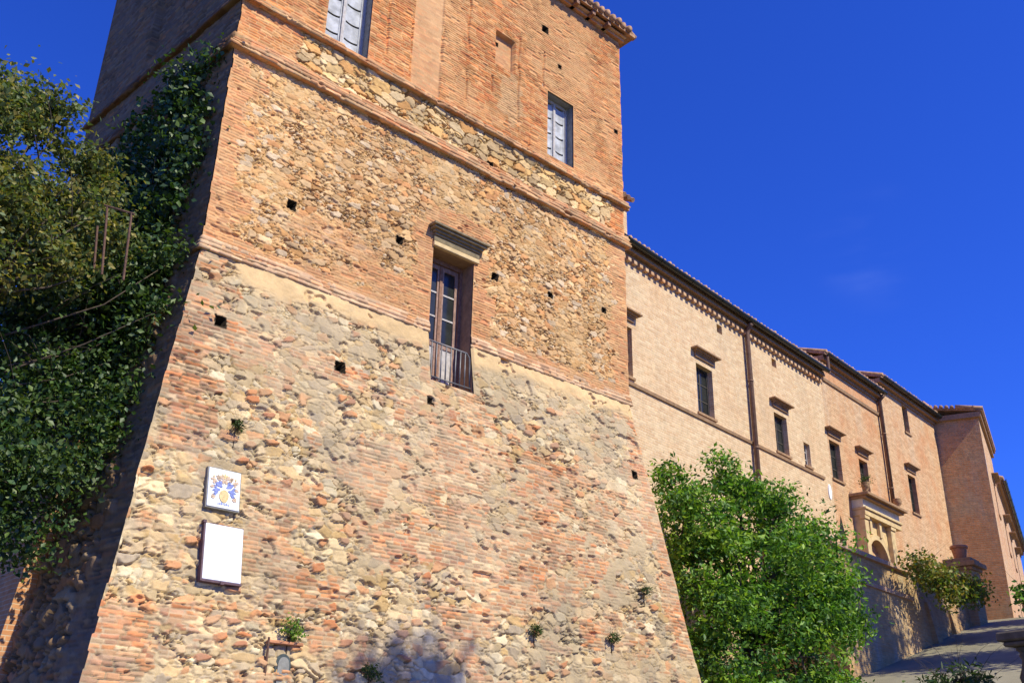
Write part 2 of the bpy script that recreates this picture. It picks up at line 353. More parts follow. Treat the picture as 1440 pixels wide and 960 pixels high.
# ------------------------------------------------------------------ ground and road
def ground():
    us = np.concatenate([np.linspace(-300, -30, 12), np.arange(-28, 45, .5), np.linspace(50, 300, 14)])
    ws = np.concatenate([np.linspace(-250, -22, 10), np.arange(-20, 24, .5), np.linspace(28, 300, 12)])
    U, Wd = np.meshgrid(us, ws, indexing='ij'); u = U.ravel(); wd = Wd.ravel()
    z = hz(u) + (fbm(u * .6, wd * .6, 3, 3) - .5) * .22 * sst(7.2, 9.5, wd) - .02
    V = P0[None] + uB[None] * u[:, None] + nB[None] * wd[:, None]; V[:, 2] = z
    nu, nw = U.shape; a = (np.arange(nu - 1)[:, None] * nw + np.arange(nw - 1)[None]).ravel()
    F = np.stack([a, a + nw, a + nw + 1, a + 1], 1)
    m, nd, lk, p = nmat('ground_soil'); tc = N(nd, 'ShaderNodeTexCoord')
    nz = N(nd, 'ShaderNodeTexNoise', Scale=1.5, Detail=8.0, Roughness=.7); lk.new(tc.outputs['Object'], nz.inputs['Vector'])
    lk.new(mixc(nd, lk, ramp(nd, lk, nz.outputs['Fac'], .35, .65), (.055, .065, .022), (.17, .14, .085)), p.inputs['Base Color']); p.inputs['Roughness'].default_value = .95
    b = N(nd, 'ShaderNodeBump', Strength=.6, Distance=.1); lk.new(nz.outputs['Fac'], b.inputs['Height']); lk.new(b.outputs[0], p.inputs['Normal'])
    tag(np_mesh('ground', V, F, m, smooth=True), kind='structure')
    us = np.arange(-28, 45, .25); ws = np.linspace(1.7, 7.4, 12)
    U, Wd = np.meshgrid(us, ws, indexing='ij'); u = U.ravel(); wd = Wd.ravel()
    V = P0[None] + uB[None] * u[:, None] + nB[None] * wd[:, None]; V[:, 2] = hz(u) + .03 + .05 * (1 - ((wd - 4.5) / 3) ** 2)
    nu, nw = U.shape; a = (np.arange(nu - 1)[:, None] * nw + np.arange(nw - 1)[None]).ravel()
    m, nd, lk, p = nmat('road_surface'); tc = N(nd, 'ShaderNodeTexCoord')
    nz = N(nd, 'ShaderNodeTexNoise', Scale=.8, Detail=8.0, Roughness=.65); lk.new(tc.outputs['Object'], nz.inputs['Vector'])
    gr = N(nd, 'ShaderNodeTexNoise', Scale=45, Detail=3.0); lk.new(tc.outputs['Object'], gr.inputs['Vector'])
    c = mixc(nd, lk, ramp(nd, lk, nz.outputs['Fac'], .35, .65), (.19, .17, .115), (.29, .255, .175))
    c = mixc(nd, lk, .4, c, mixc(nd, lk, ramp(nd, lk, gr.outputs['Fac'], .3, .7), (.6, .6, .6), (1.3, 1.3, 1.3)), 'MULTIPLY')
    lk.new(c, p.inputs['Base Color']); p.inputs['Roughness'].default_value = .9
    b = N(nd, 'ShaderNodeBump', Strength=.4, Distance=.03); lk.new(gr.outputs['Fac'], b.inputs['Height']); lk.new(b.outputs[0], p.inputs['Normal'])
    tag(np_mesh('road', V, np.stack([a, a + nw, a + nw + 1, a + 1], 1), m, smooth=True), kind='structure')
ground()

# ------------------------------------------------------------------ the tower
ZM1, ZM2, ZM3, ZT = 7.2, 11.02, 12.06, 17.0
XL, XR = .4092 * D, 1.1615 * D
AL = R(94.5); uL = np.array([math.cos(AL), math.sin(AL)]); nLh = np.array([-uL[1], uL[0]]); DEP = 5.8
tower = empty('stone_tower', 'tall battered brick and rubble stone tower with a balcony door', 'tower', (XL, D, 0))
T0 = np.array([XL, D, 0.])
def tw(V): return V - T0            # world -> tower local
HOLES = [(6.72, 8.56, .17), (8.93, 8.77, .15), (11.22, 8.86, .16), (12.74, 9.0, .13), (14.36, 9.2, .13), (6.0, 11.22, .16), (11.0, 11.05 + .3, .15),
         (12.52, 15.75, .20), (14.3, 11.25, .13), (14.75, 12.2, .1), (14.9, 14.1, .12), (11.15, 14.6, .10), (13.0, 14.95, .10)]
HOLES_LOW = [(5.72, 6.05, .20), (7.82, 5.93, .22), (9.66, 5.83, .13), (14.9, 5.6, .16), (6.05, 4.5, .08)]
OPEN_UP = [(9.69, 10.68, ZM1 - 1, 8.95), (6.95, 7.89, ZM3 + .19, 15.2), (12.62, 13.44, ZM3 + .33, 14.08)]
OPEN_LOW = [(9.69, 10.68, 6.25, ZM1 + 1)]

def grid_lines(a, b, st, snaps):
    g = np.linspace(a, b, int(round((b - a) / st)) + 1)
    for v in snaps:
        if a < v < b: g[np.argmin(np.abs(g - v))] = v
    return g
def front_style(x, z):
    """height and colour of the south front above the lower string course"""
    # ochre rubble between the lower and middle courses
    h, c = rubble(x, z, .19, .11, 11, PAL_MID, (.62, .42, .22), .036, .9, .45, .62)
    # large pale rubble between the two upper courses
    h2, c2 = rubble(x, z, .30, .17, 31, PAL_TOP, (.60, .45, .25), .055, 1.0, .6, .8)
    m = (z > ZM2 - .02).astype(float); h = h * (1 - m) + h2 * m; c = mix(c, c2, m)
    pt = sst(.55, .68, fbm(x * .9, z * 1.3, 71, 4)) * (z < ZM2) * .45
    hp, cp = plaster(x, z, 73, (.64, .46, .23)); h = h * (1 - pt * .7) + hp * pt * .7; c = mix(c, cp, pt * .8)
    # brick: quoins, door jambs, relieving bands, whole top storey
    hb, cb = brick(x, z, 51, PAL_BRK, (.65, .41, .21), rough=.7)
    jag = .30 * (hsh(np.floor(z / .2), np.floor(z * 0), 5) - .5) + .7 * (fbm(x * 1.5, z * 1.5, 77, 3) - .5) + .55 * (fbm(x * 5, z * 7, 78, 3) - .5)
    mb = sst(.02, -.02, x - (XL + .50 + jag))
    mb = np.maximum(mb, sst(.02, -.02, x - (XL + 1.35 + jag)) * (z > ZM2) * 0.9)
    mb = np.maximum(mb, sst(-.02, .02, x - (XR - .50 + .8 * jag)))
    mb = np.maximum(mb, sst(.02, -.02, np.abs(x - 9.5) - (.24 + .5 * jag)) * (z < 9.4) * (x < 9.7))
    mb = np.maximum(mb, sst(.02, -.02, np.abs(x - 10.85) - (.26 + .6 * jag)) * (z < 9.1) * (x > 10.6))
    mb = np.maximum(mb, blob(x, z, 10.3, 9.65, .8, .28, 81, .25)); mb = np.maximum(mb, blob(x, z, 7.6, 8.3, .8, .22, 82, .8) * .6)
    mb = np.maximum(mb, sst(.04, -.04, z - (ZM1 + .34 + .4 * jag)) * .85)
    mb = np.maximum(mb, blob(x, z, 8.5, 7.85, 1.2, .3, 84, .8) * .8)
    mb = np.maximum(mb, (z > ZM3).astype(float))
    wash = sst(.50, .64, fbm(x * .8, z * .45, 91, 4)) * .42          # worn limewash left on the top storey
    cb = mix(cb, np.array([(.66, .44, .23)]) + 0 * cb, wash * (z > ZM3)); cb = mix(cb, np.array([(.66, .48, .29)]) + 0 * cb, .30 * (x > 5.0) * (z < ZM2))
    h = h * (1 - mb) + hb * mb; c = mix(c, cb, mb)
    # upper storey: blocked openings, straight joints
    up = z > ZM3
    for x0, x1, z0, z1, d in ((8.9, 9.62, ZM3 + .2, 17.2, .035), (11.05, 11.62, 13.95, 14.85, .12)):
        ins = sst(0, .02, np.minimum(np.minimum(x - x0, x1 - x), np.minimum(z - z0, z1 - z)))
        hp, cp = plaster(x, z, 95, (.66, .45, .26)); h = h * (1 - ins) + (hp * .5 - d) * ins; c = mix(c, cp * .5 + c * .5, ins)
    for xs, z0, z1 in ((8.3, 12.6, 17), (8.88, 12.4, 17), (9.64, 12.4, 17), (10.3, 12.6, 17), (11.0, 12.5, 13.6), (11.75, 12.5, 15.6), (12.1, 12.3, 13.9), (12.5, 14.1, 15.1)):
        l = np.exp(-((x - xs - .05 * (vn(z * 3, z * 0, 7) - .5)) / .022) ** 2) * (z > z0) * (z < z1) * sst(.3, .5, vn(z * 1.1, z * 0 + xs * 7, 8))
        h = h - .05 * l
    ar = blob(x, z, 11.55, 13.2, .38, .65, 97, .3) * up; hp, cp = plaster(x, z, 98, (.64, .46, .26)); c = mix(c, cp, ar * .6)
    st = fbm(x * .35, z * .35, 61, 4); c = c * (.80 + .40 * st)[:, None]
    pk = sst(.74, .80, fbm(x * 3.1, z * 4.2, 63, 3)) * (z < ZM2 + .2); h = h - .03 * pk   # lost stones
    return h, c
def scarp_style(x, z):
    h, c = rubble(x, z, .28, .17, 111, PAL_LOW, (.60, .51, .36), .034, 1.35, .55, .9)
    h2, c2 = rubble(x + 31, z, .21, .125, 131, PAL_LOW, (.60, .50, .36), .028, 1.45, .6, .9)
    m = sst(.47, .53, fbm(x * .7, z * .8, 133, 3)); h = h * (1 - m) + h2 * m; c = mix(c, c2, m)
    hb, cb = brick(x, z, 151, PAL_OLD, (.57, .46, .33), ch=.060, bl=.22, rough=1.15)
    jag = .30 * (hsh(np.floor(z / .21), np.floor(z * 0), 105) - .5) + .9 * (fbm(x * 1.3, z * 1.3, 177, 4) - .5) + .6 * (fbm(x * 5, z * 7, 178, 3) - .5)
    xl = XL - TB * (ZM1 - z); xr = XR + TB * (ZM1 - z); dz = ZM1 - z
    mb = sst(.03, -.03, x - (xl + .75 + jag)) * sst(.40, .5, fbm(x * .8 + 3, z * .9, 161, 3) + .3 * (z > 3.9))
    mb = np.maximum(mb, sst(-.03, .03, x - (xr - .50 + .8 * jag)) * sst(.30, .45, fbm(x * .8 + 8, z * 1.1, 163, 3) + .1))
    for cx, cz, rx, rz, k in ((6.5, 5.95, 1.3, .26, .6), (8.6, 5.75, 1.9, .22, .6), (10.6, 5.1, 1.8, .55, .5), (11.2, 4.25, 2.9, .75, .7), (9.0, 4.3, 1.1, .5, .7), (12.9, 3.5, 1.6, .8, .8),
                              (11.0, 3.1, 1.8, .5, .9), (9.2, 3.2, .9, .35, .9), (7.4, 2.30, .7, .14, .7), (14.0, 2.2, 1.0, .45, 1.), (5.6, 1.75, .6, .25, .8), (10.2, 2.2, .8, .25, 1.), (14.4, 4.5, .9, .5, .8), (12.6, 5.0, 1.0, .3, .8)):
        mb = np.maximum(mb, blob(x, z, cx, cz, rx, rz, int(cx * 37), k))
    mb = np.maximum(mb, sst(.60, .63, fbm(x * .9, z * 2.1, 166, 4) + .25 * (fbm(x * 5, z * 8, 167, 3) - .5)) * .8)
    quo = np.maximum(sst(.03, -.03, x - (xl + .45 + .5 * jag)), sst(-.03, .03, x - (xr - .4 + .5 * jag)))
    mb = mb * np.maximum(quo, .15 + .85 * sst(.36, .43, fbm(x * 1.9, z * 3.1, 168, 4) + .2 * (fbm(x * 6, z * 9, 169, 2) - .5)))
    h = h * (1 - mb) + (hb + .012) * mb; c = mix(c, cb, mb)
    # odd single bricks set into the rubble, some on end
    e, r = voro(x + .3 * z, z - .2 * x, .22, .12, 181); ob = ((r > .88) & (e > .12)) * sst(.12, .2, e) * (1 - mb)
    h = h * (1 - ob) + .05 * ob; c = mix(c, pal(PAL_OLD, (r * 91.7) % 1) , ob)
    # smeared lime mortar
    hp, cp = plaster(x, z, 191, (.50, .42, .29))
    mp = sst(.52, .64, fbm(x * .95, z * 1.1, 193, 4)) * .55 * (1 - .55 * mb)
    for cx, cz, rx, rz in ((14.2, 4.0, .75, .75), (7.3, 6.55, 1.9, .38), (12.2, 6.5, 2.6, .38), (13.8, 3.1, .6, .3)):
        mp = np.maximum(mp, blob(x, z, cx, cz, rx, rz, int(cx * 53), .8) * (.35 + .6 * sst(.42, .6, fbm(x * 4, z * 5, 194, 3))))
    grey = np.array([(.52, .44, .32)]); cp = mix(cp, grey * (.7 + .6 * fbm(x * 3, z * 3, 195, 4))[:, None], sst(.4, .6, fbm(x * .8, z * .8, 197, 3)))
    h = h * (1 - mp * .75) + hp * mp * .75; c = mix(c, cp, mp)
    # ochre plaster left under the string course
    yb = sst(.16, -.10, dz - (.25 + .36 * (fbm(x * 1.1, z * .4, 199, 4) - .5) * 2 + .08 * (fbm(x * 7, z * 7, 198, 3) - .5))) * sst(XL + .3, XL + .8, x)
    hy, cy = plaster(x, z, 201, (.74, .56, .33)); h = h * (1 - yb) + (hy + .02) * yb; c = mix(c, cy, yb)
    st = fbm(x * .4, z * .4, 203, 4); c = c * (.74 + .46 * st)[:, None]
    # grey lichen and soot stains
    li = sst(.60, .70, fbm(x * 1.6, z * 1.2, 205, 5)) * .32; c = mix(c, np.array([(.30, .28, .235)]) + 0 * c, li)
    pk = sst(.70, .77, fbm(x * 3.3, z * 4.4, 207, 3)); h = h - .045 * pk
    return h, c
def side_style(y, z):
    h, c = rubble(y + 50, z, .30, .17, 311, PAL_SHADED * 1.2, (.17, .14, .10), .12, 1.2)  # mortar colour carries the painted shade as well
    hb, cb = brick(y + 50, z, 351, PAL_SHADED, (.21, .17, .13), rough=1.2)
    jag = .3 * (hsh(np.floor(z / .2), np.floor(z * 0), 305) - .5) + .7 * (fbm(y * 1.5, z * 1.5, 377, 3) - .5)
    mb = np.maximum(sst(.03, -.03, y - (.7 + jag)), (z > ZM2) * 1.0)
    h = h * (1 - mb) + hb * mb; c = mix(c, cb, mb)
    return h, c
def masonry(name, s, t, P, nrm, style, xcoord, holes=(), opens=(), parent=None, corner_w=.07, ends=(True, True)):
    S, Tt = np.meshgrid(s, t, indexing='ij'); sv = S.ravel(); tv = Tt.ravel()
    V = P(sv, tv); x = xcoord(sv, tv)
    h, c = style(x, tv)
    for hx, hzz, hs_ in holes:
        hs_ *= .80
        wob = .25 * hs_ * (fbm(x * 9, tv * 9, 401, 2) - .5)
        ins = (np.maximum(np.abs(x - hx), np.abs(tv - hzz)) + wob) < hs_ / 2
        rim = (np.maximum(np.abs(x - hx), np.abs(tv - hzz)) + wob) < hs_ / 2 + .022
        h = np.where(ins, -.5, h); c = np.where(rim[:, None], np.array([(.035, .026, .018)]), c)  # hole shade painted near-black into the colour, a little past the edge
    width = s[-1] - s[0]
    d0 = np.minimum(sv - s[0] if ends[0] else 9 + 0 * sv, s[-1] - sv if ends[1] else 9 + 0 * sv)
    h = h * sst(0, corner_w, d0) + .010 * (1 - sst(0, corner_w, d0))
    for (a, b, z0, z1) in opens:   # keep the arris of each opening straight
        e = np.maximum(np.maximum(a - x, x - b), np.maximum(z0 - tv, tv - z1)); k = sst(.0, .05, e); h = h * k + .01 * (1 - k)
    V = V + nrm[None] * h[:, None]
    ns, n2 = S.shape; a = (np.arange(ns - 1)[:, None] * n2 + np.arange(n2 - 1)[None]).ravel()
    F = np.stack([a, a + n2, a + n2 + 1, a + 1], 1)
    if len(opens):
        cx = x[F].mean(1); cz = tv[F].mean(1); keep = np.ones(len(F), bool)
        for (x0, x1, z0, z1) in opens: keep &= ~((cx > x0) & (cx < x1) & (cz > z0) & (cz < z1))
        F = F[keep]
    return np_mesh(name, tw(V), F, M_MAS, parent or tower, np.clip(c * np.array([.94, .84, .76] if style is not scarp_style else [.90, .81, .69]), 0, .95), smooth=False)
def cwob(z): return .03 * (hsh(np.floor(z / .2), np.floor(z * 0), 9) - .5) + .03 * (fbm(z * 1.7, z * 0, 10, 3) - .5)
# upper front
sx = [v for o in OPEN_UP for v in o[:2]]; tz = [v for o in OPEN_UP for v in o[2:]]
s = grid_lines(XL, XR, .0165, sx); t = grid_lines(ZM1, ZT + .1, .0118, tz)
def P_up(sv, tv):
    k = sst(XL + .4, XL, sv); k2 = sst(XR - .4, XR, sv)
    return np.stack([sv + cwob(tv) * (k2 - k), D + cwob(tv) * (k + k2) * .0, tv], 1)
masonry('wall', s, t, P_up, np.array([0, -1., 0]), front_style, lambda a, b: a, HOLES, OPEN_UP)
# scarp front
t = grid_lines(.3, ZM1, .0118, [6.25])
xl = lambda z: XL - TB * (ZM1 - z); xr = lambda z: XR + TB * (ZM1 - z)
sgl = np.linspace(0, 1, 640)
# openings in the scarp need straight jambs: warp the parameter so columns fall on the jambs
def P_sc(sv, tv):
    x = x_sc(sv, tv); k = sst(.04, 0, sv); k2 = sst(.96, 1, sv)
    return np.stack([x + cwob(tv) * (k2 - k), D - TB * (ZM1 - tv), tv], 1)
fa = (9.69 - XL) / (XR - XL); fb = (10.68 - XL) / (XR - XL)
sgl = grid_lines(0, 1, 1 / 700., [fa, fb])
def x_sc(sv, tv):
    lo = sv < fa; hi = sv > fb
    x = np.where(lo, xl(tv) + (9.69 - xl(tv)) * sv / fa, np.where(hi, 10.68 + (xr(tv) - 10.68) * (sv - fb) / (1 - fb), 9.69 + (10.68 - 9.69) * (sv - fa) / (fb - fa)))
    return x
nsc = np.array([0, -math.cos(R(8.7)), math.sin(R(8.7))])
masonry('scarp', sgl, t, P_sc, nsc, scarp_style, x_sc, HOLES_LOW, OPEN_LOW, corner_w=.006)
# left side: upper wall and scarp
nl3 = np.array([nLh[0], nLh[1], 0])
s = np.linspace(0, DEP, 190); t = np.linspace(ZM1, ZT + .1, 380)
def P_l(sv, tv):
    k = sst(.4, 0, sv); return np.stack([XL + uL[0] * sv - cwob(tv) * k, D + uL[1] * sv, tv], 1)
def side_up(y, z):
    h, c = side_style(y, z)
    ins = sst(0, .02, np.minimum(np.minimum(y - 2.2, 3.5 - y), np.minimum(z - 12.6, 15.2 - z))); return h - .12 * ins, c
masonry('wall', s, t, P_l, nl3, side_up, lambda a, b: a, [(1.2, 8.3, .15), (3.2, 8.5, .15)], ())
s = np.linspace(0, 1, 190); t = np.linspace(-1.4, ZM1, 300)
def P_ls(sv, tv):
    o = TB * (ZM1 - tv); y = -o + (DEP + 2 * o) * sv; k = sst(.06, 0, sv)
    return np.stack([XL + uL[0] * y - o * 1.0 - cwob(tv) * k, D + uL[1] * y, tv], 1)
nls = _n(np.array([nLh[0], nLh[1], TB]))
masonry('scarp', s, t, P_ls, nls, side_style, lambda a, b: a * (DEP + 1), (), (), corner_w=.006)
# plain right side and back, seen only from the side
o = TB * (ZM1 + 1.4)
mb = MB()
a0, a1 = np.array([XR - .02, D + .02]), np.array([XR + uL[0] * DEP, D + DEP]); bl = np.array([XL + uL[0] * DEP + .01, D + DEP])
def Q(p, z): return tw(np.array([p[0], p[1], z]))
mb.add([Q(a0, ZM1), Q(a1, ZM1), Q(a1, ZT), Q(a0, ZT), Q(bl, ZM1), Q(bl, ZT), Q((a0[0] + o, a0[1] - o), -1.4), Q((a1[0] + o, a1[1] + o), -1.4), Q((bl[0] - o, bl[1] + o), -1.4)],
       [(0, 1, 2, 3), (1, 4, 5, 2), (6, 7, 1, 0), (7, 8, 4, 1)])
mb.build('wall', M_CO, tower)

# string courses and eaves run round three sides
def course(name, prof, seed, palv, mortar, z0, step=.02, dark=False, amp=1.0, xr_end=None):
    """sweep a (offset, z) profile along left side, front and right side, with brick faces and wear"""
    xre = XR if xr_end is None else xr_end
    oL = np.array([XL, D]) + uL * DEP; pts = []
    n1 = int(DEP / (step * 3)); n2_ = int((xre - XL) / step); n3 = 20
    for i in range(n1): pts.append((oL + (np.array([XL, D]) - oL) * i / n1, nLh, 0, -DEP + DEP * i / n1))
    c1 = np.array([XL, D]); bis = np.array([-1.0, -1.0])
    for i in range(n2_ + 1):
        p = np.array([XL + (xre - XL) * i / n2_, D]); nn = np.array([0, -1.])
        if i == 0: nn = bis
        if i == n2_: nn = np.array([1., -1.])
        pts.append((p, nn, 1, (xre - XL) * i / n2_))
    for i in range(1, n3): pts.append((np.array([xre, D]) + np.array([-uL[0] * 0, 1.]) * i * .25, np.array([1., 0]), 2, xre - XL + i * .25))
    pr = []
    for (o0, za), (o1, zb) in zip(prof[:-1], prof[1:]):
        k = max(1, int(np.hypot(o1 - o0, zb - za) / .03))
        for q in range(k): pr.append((o0 + (o1 - o0) * q / k, za + (zb - za) * q / k))
    pr.append(prof[-1]); pr = np.array(pr)
    B_ = np.array([p[0] for p in pts]); Nn = np.array([p[1] for p in pts]); L_ = np.array([p[3] for p in pts]); side = np.array([p[2] for p in pts])
    np_, nq = len(pts), len(pr)
    Lg = np.repeat(L_, nq); og = np.tile(pr[:, 0], np_); zg = np.tile(pr[:, 1], np_)
    hb, cb = brick(Lg + 77, zg * 1.0 + og, seed, palv, mortar, ch=.07, bl=.26, rough=1.2)
    chip = sst(.66, .72, fbm(Lg * 3.3, zg * 5, seed + 30, 3)) * .04
    wear = (fbm(Lg * 6, zg * 9, seed + 20, 4) - .5) * .016
    oo = og + (hb - .012 + wear - chip) * amp * sst(0, .03, og)
    zz = zg + (fbm(Lg * .7, Lg * 0, seed + 3, 3) - .5) * .03 * amp
    V = np.repeat(B_, nq, 0) + np.repeat(Nn, nq, 0) * oo[:, None]; V = np.concatenate([V, zz[:, None]], 1)
    if dark: cb = np.where(np.repeat(side, nq)[:, None] == 0, cb * .36, cb)  # shade on the left side painted in by darkening the brick colour
    a = (np.arange(np_ - 1)[:, None] * nq + np.arange(nq - 1)[None]).ravel()
    F = np.stack([a, a + nq, a + nq + 1, a + 1], 1)
    if name == 'string_course' and prof[0][1] < ZM1 + .1:   # the door cuts the lowest course
        xc = V[F][:, :, 0].mean(1); yc = V[F][:, :, 1].mean(1); F = F[~((xc > 9.69) & (xc < 10.68) & (yc < D + .3))]
    return np_mesh(name, tw(V), F, M_MAS, tower, np.clip(cb * np.array([.95, .83, .70]), 0, .9))
PALM = np.array([(.60, .31, .16), (.56, .27, .14), (.62, .38, .22), (.50, .29, .17), (.64, .43, .25)])
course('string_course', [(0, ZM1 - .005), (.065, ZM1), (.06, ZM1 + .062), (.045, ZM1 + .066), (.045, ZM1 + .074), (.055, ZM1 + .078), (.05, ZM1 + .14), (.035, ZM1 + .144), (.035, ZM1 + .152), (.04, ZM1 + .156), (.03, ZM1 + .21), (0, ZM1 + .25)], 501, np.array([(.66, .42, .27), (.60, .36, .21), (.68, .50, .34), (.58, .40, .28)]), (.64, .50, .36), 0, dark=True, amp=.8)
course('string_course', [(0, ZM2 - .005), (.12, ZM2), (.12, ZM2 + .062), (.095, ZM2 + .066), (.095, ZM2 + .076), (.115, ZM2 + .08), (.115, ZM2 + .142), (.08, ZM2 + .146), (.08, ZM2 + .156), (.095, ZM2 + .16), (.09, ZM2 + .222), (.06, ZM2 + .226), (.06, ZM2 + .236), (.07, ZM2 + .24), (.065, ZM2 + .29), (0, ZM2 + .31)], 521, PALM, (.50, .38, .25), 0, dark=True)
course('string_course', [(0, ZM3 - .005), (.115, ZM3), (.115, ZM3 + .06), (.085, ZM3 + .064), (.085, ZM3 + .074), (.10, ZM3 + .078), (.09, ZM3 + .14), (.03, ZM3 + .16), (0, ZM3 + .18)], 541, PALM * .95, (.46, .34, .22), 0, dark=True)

# roof with eave tiles
def tower_roof():
    ov = .30; ze = ZT + .02
    A = [np.array([XL - ov, D - ov]), np.array([XR + ov, D - ov]), np.array([XR + ov, D + DEP + ov]), np.array([XL - ov - .3, D + DEP + ov])]
    r0 = np.array([XL + 3.3, D + DEP / 2]); r1 = np.array([XR - 3.3, D + DEP / 2]); zr = ze + 1.35
    m = MB()
    q = lambda p, z: tw(np.array([p[0], p[1], z]))
    for dz in (0, .08):
        m.add([q(A[0], ze + dz), q(A[1], ze + dz), q(A[2], ze + dz), q(A[3], ze + dz), q(r0, zr + dz), q(r1, zr + dz)], [(0, 1, 5, 4), (1, 2, 5), (2, 3, 4, 5), (3, 0, 4)])
    m.add([q(A[i], ze + dz) for dz in (0, .08) for i in range(4)], [(i, (i + 1) % 4, (i + 1) % 4 + 4, i + 4) for i in range(4)])
    rf = m.build('roof', M_TILE, tower)
    t_ = MB(); rnd = random.Random(4)
    for i in range(int((XR - XL + 2 * ov) / .2)):      # cover tiles on the south slope
        x = A[0][0] + .1 + i * .2; sl_ = 1.35 / (DEP / 2 + ov); j = rnd.uniform(-.03, .03)
        p0 = np.array([x, D - ov - .06 + j, ze + .10 + rnd.uniform(-.012, .02)]); Lc = min(2.8, max(.5, (XR + ov - x) * .9, ))
        Lc = min(Lc, max(.4, (x - A[0][0]) * .9)); p1 = p0 + np.array([0, Lc, Lc * sl_])
        t_.tube([tw(p0), tw(p1)], .085, 8)
    for i in range(int((DEP + 2 * ov) / .2)):
        y = D - ov + .1 + i * .2; sl_ = 1.35 / 3.7; Lc = max(.3, min(i * .2, DEP + .84 - i * .2) * .8)
        p0 = np.array([XR + ov + .05 + rnd.uniform(-.03, .03), y, ze + .10]); t_.tube([tw(p0), tw(p0 + np.array([-Lc, 0, Lc * sl_]))], .085, 8)
    t_.build('roof_tile', M_TILE, rf, smooth=True)
    b_ = MB()
    for i in range(int((XR - XL) / .55)):
        x = XL + .3 + i * .55; MB().box(x - XL, x - XL + .1, -ov + .03, .05, ZT - .10, ZT + .012).build('rafter', M_WOOD, rf)
    cn = MB(); cn.profile([(-.10, ZT - .10), (-.10, ZT - .02), (-.18, ZT - .02), (-.18, ZT + .008), (.02, ZT + .008), (.02, ZT - .10)], -.05, XR - XL + .1)
    cn.build('cornice', M_CO, tower)
tower_roof()

# windows and balcony door of the tower; local x = world x - XL, y = 0 at the wall face
def lx(x): return x - XL
def reveal(name, x0, x1, z0, z1, dep, mat, y0=0.0, sill=True):
    m = MB(); t_ = .16
    m.box(lx(x0) - t_, lx(x0), y0, dep, z0, z1); m.box(lx(x1), lx(x1) + t_, y0, dep, z0, z1)
    m.box(lx(x0) - t_, lx(x1) + t_, y0, dep, z1, z1 + t_)
    if sill: m.box(lx(x0) - t_, lx(x1) + t_, y0, dep, z0 - t_, z0)
    return m
def tower_window2(x0, x1, z0, z1, dep, n):
    w_ = reveal('window', x0, x1, z0, z1, dep + .12, M_FRAMEG, .03).build('window', M_FRAMEG, tower)
    a, b = lx(x0), lx(x1); y = dep; mid = (a + b) / 2
    f = MB(); f.box(a, a + .06, y, y + .07, z0, z1); f.box(b - .06, b, y, y + .07, z0, z1); f.box(a + .06, b - .06, y, y + .07, z1 - .07, z1); f.box(mid - .03, mid + .03, y - .01, y + .07, z0, z1 - .07)
    f.build('frame', M_WOODP, w_)
    for (p, q) in ((a + .065, mid - .035), (mid + .035, b - .065)):
        m = MB(); hgt = (z1 - .08 - z0) / n
        for k in range(n):
            za, zb = z0 + k * hgt, z0 + (k + 1) * hgt; c_ = (p + q) / 2; xs = np.linspace(p + .03, q - .03, 9); arc = .04 * (1 - ((xs - c_) / (c_ - p)) ** 2)
            m.prism([(x, za + .045 - d_) for x, d_ in zip(xs, arc)] + [(x, zb - d_) for x, d_ in zip(xs[::-1], arc[::-1])], y + .03, y + .05)
        m.box(p, p + .03, y + .02, y + .06, z0, z1 - .08); m.box(q - .03, q, y + .02, y + .06, z0, z1 - .08)
        m.build('shutter', M_PALEW, w_)
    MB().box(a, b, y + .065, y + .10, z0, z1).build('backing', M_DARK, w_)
tower_window2(6.95, 7.89, ZM3 + .19, 15.2, .22, 7)
tower_window2(12.62, 13.44, ZM3 + .33, 14.08, .20, 4)
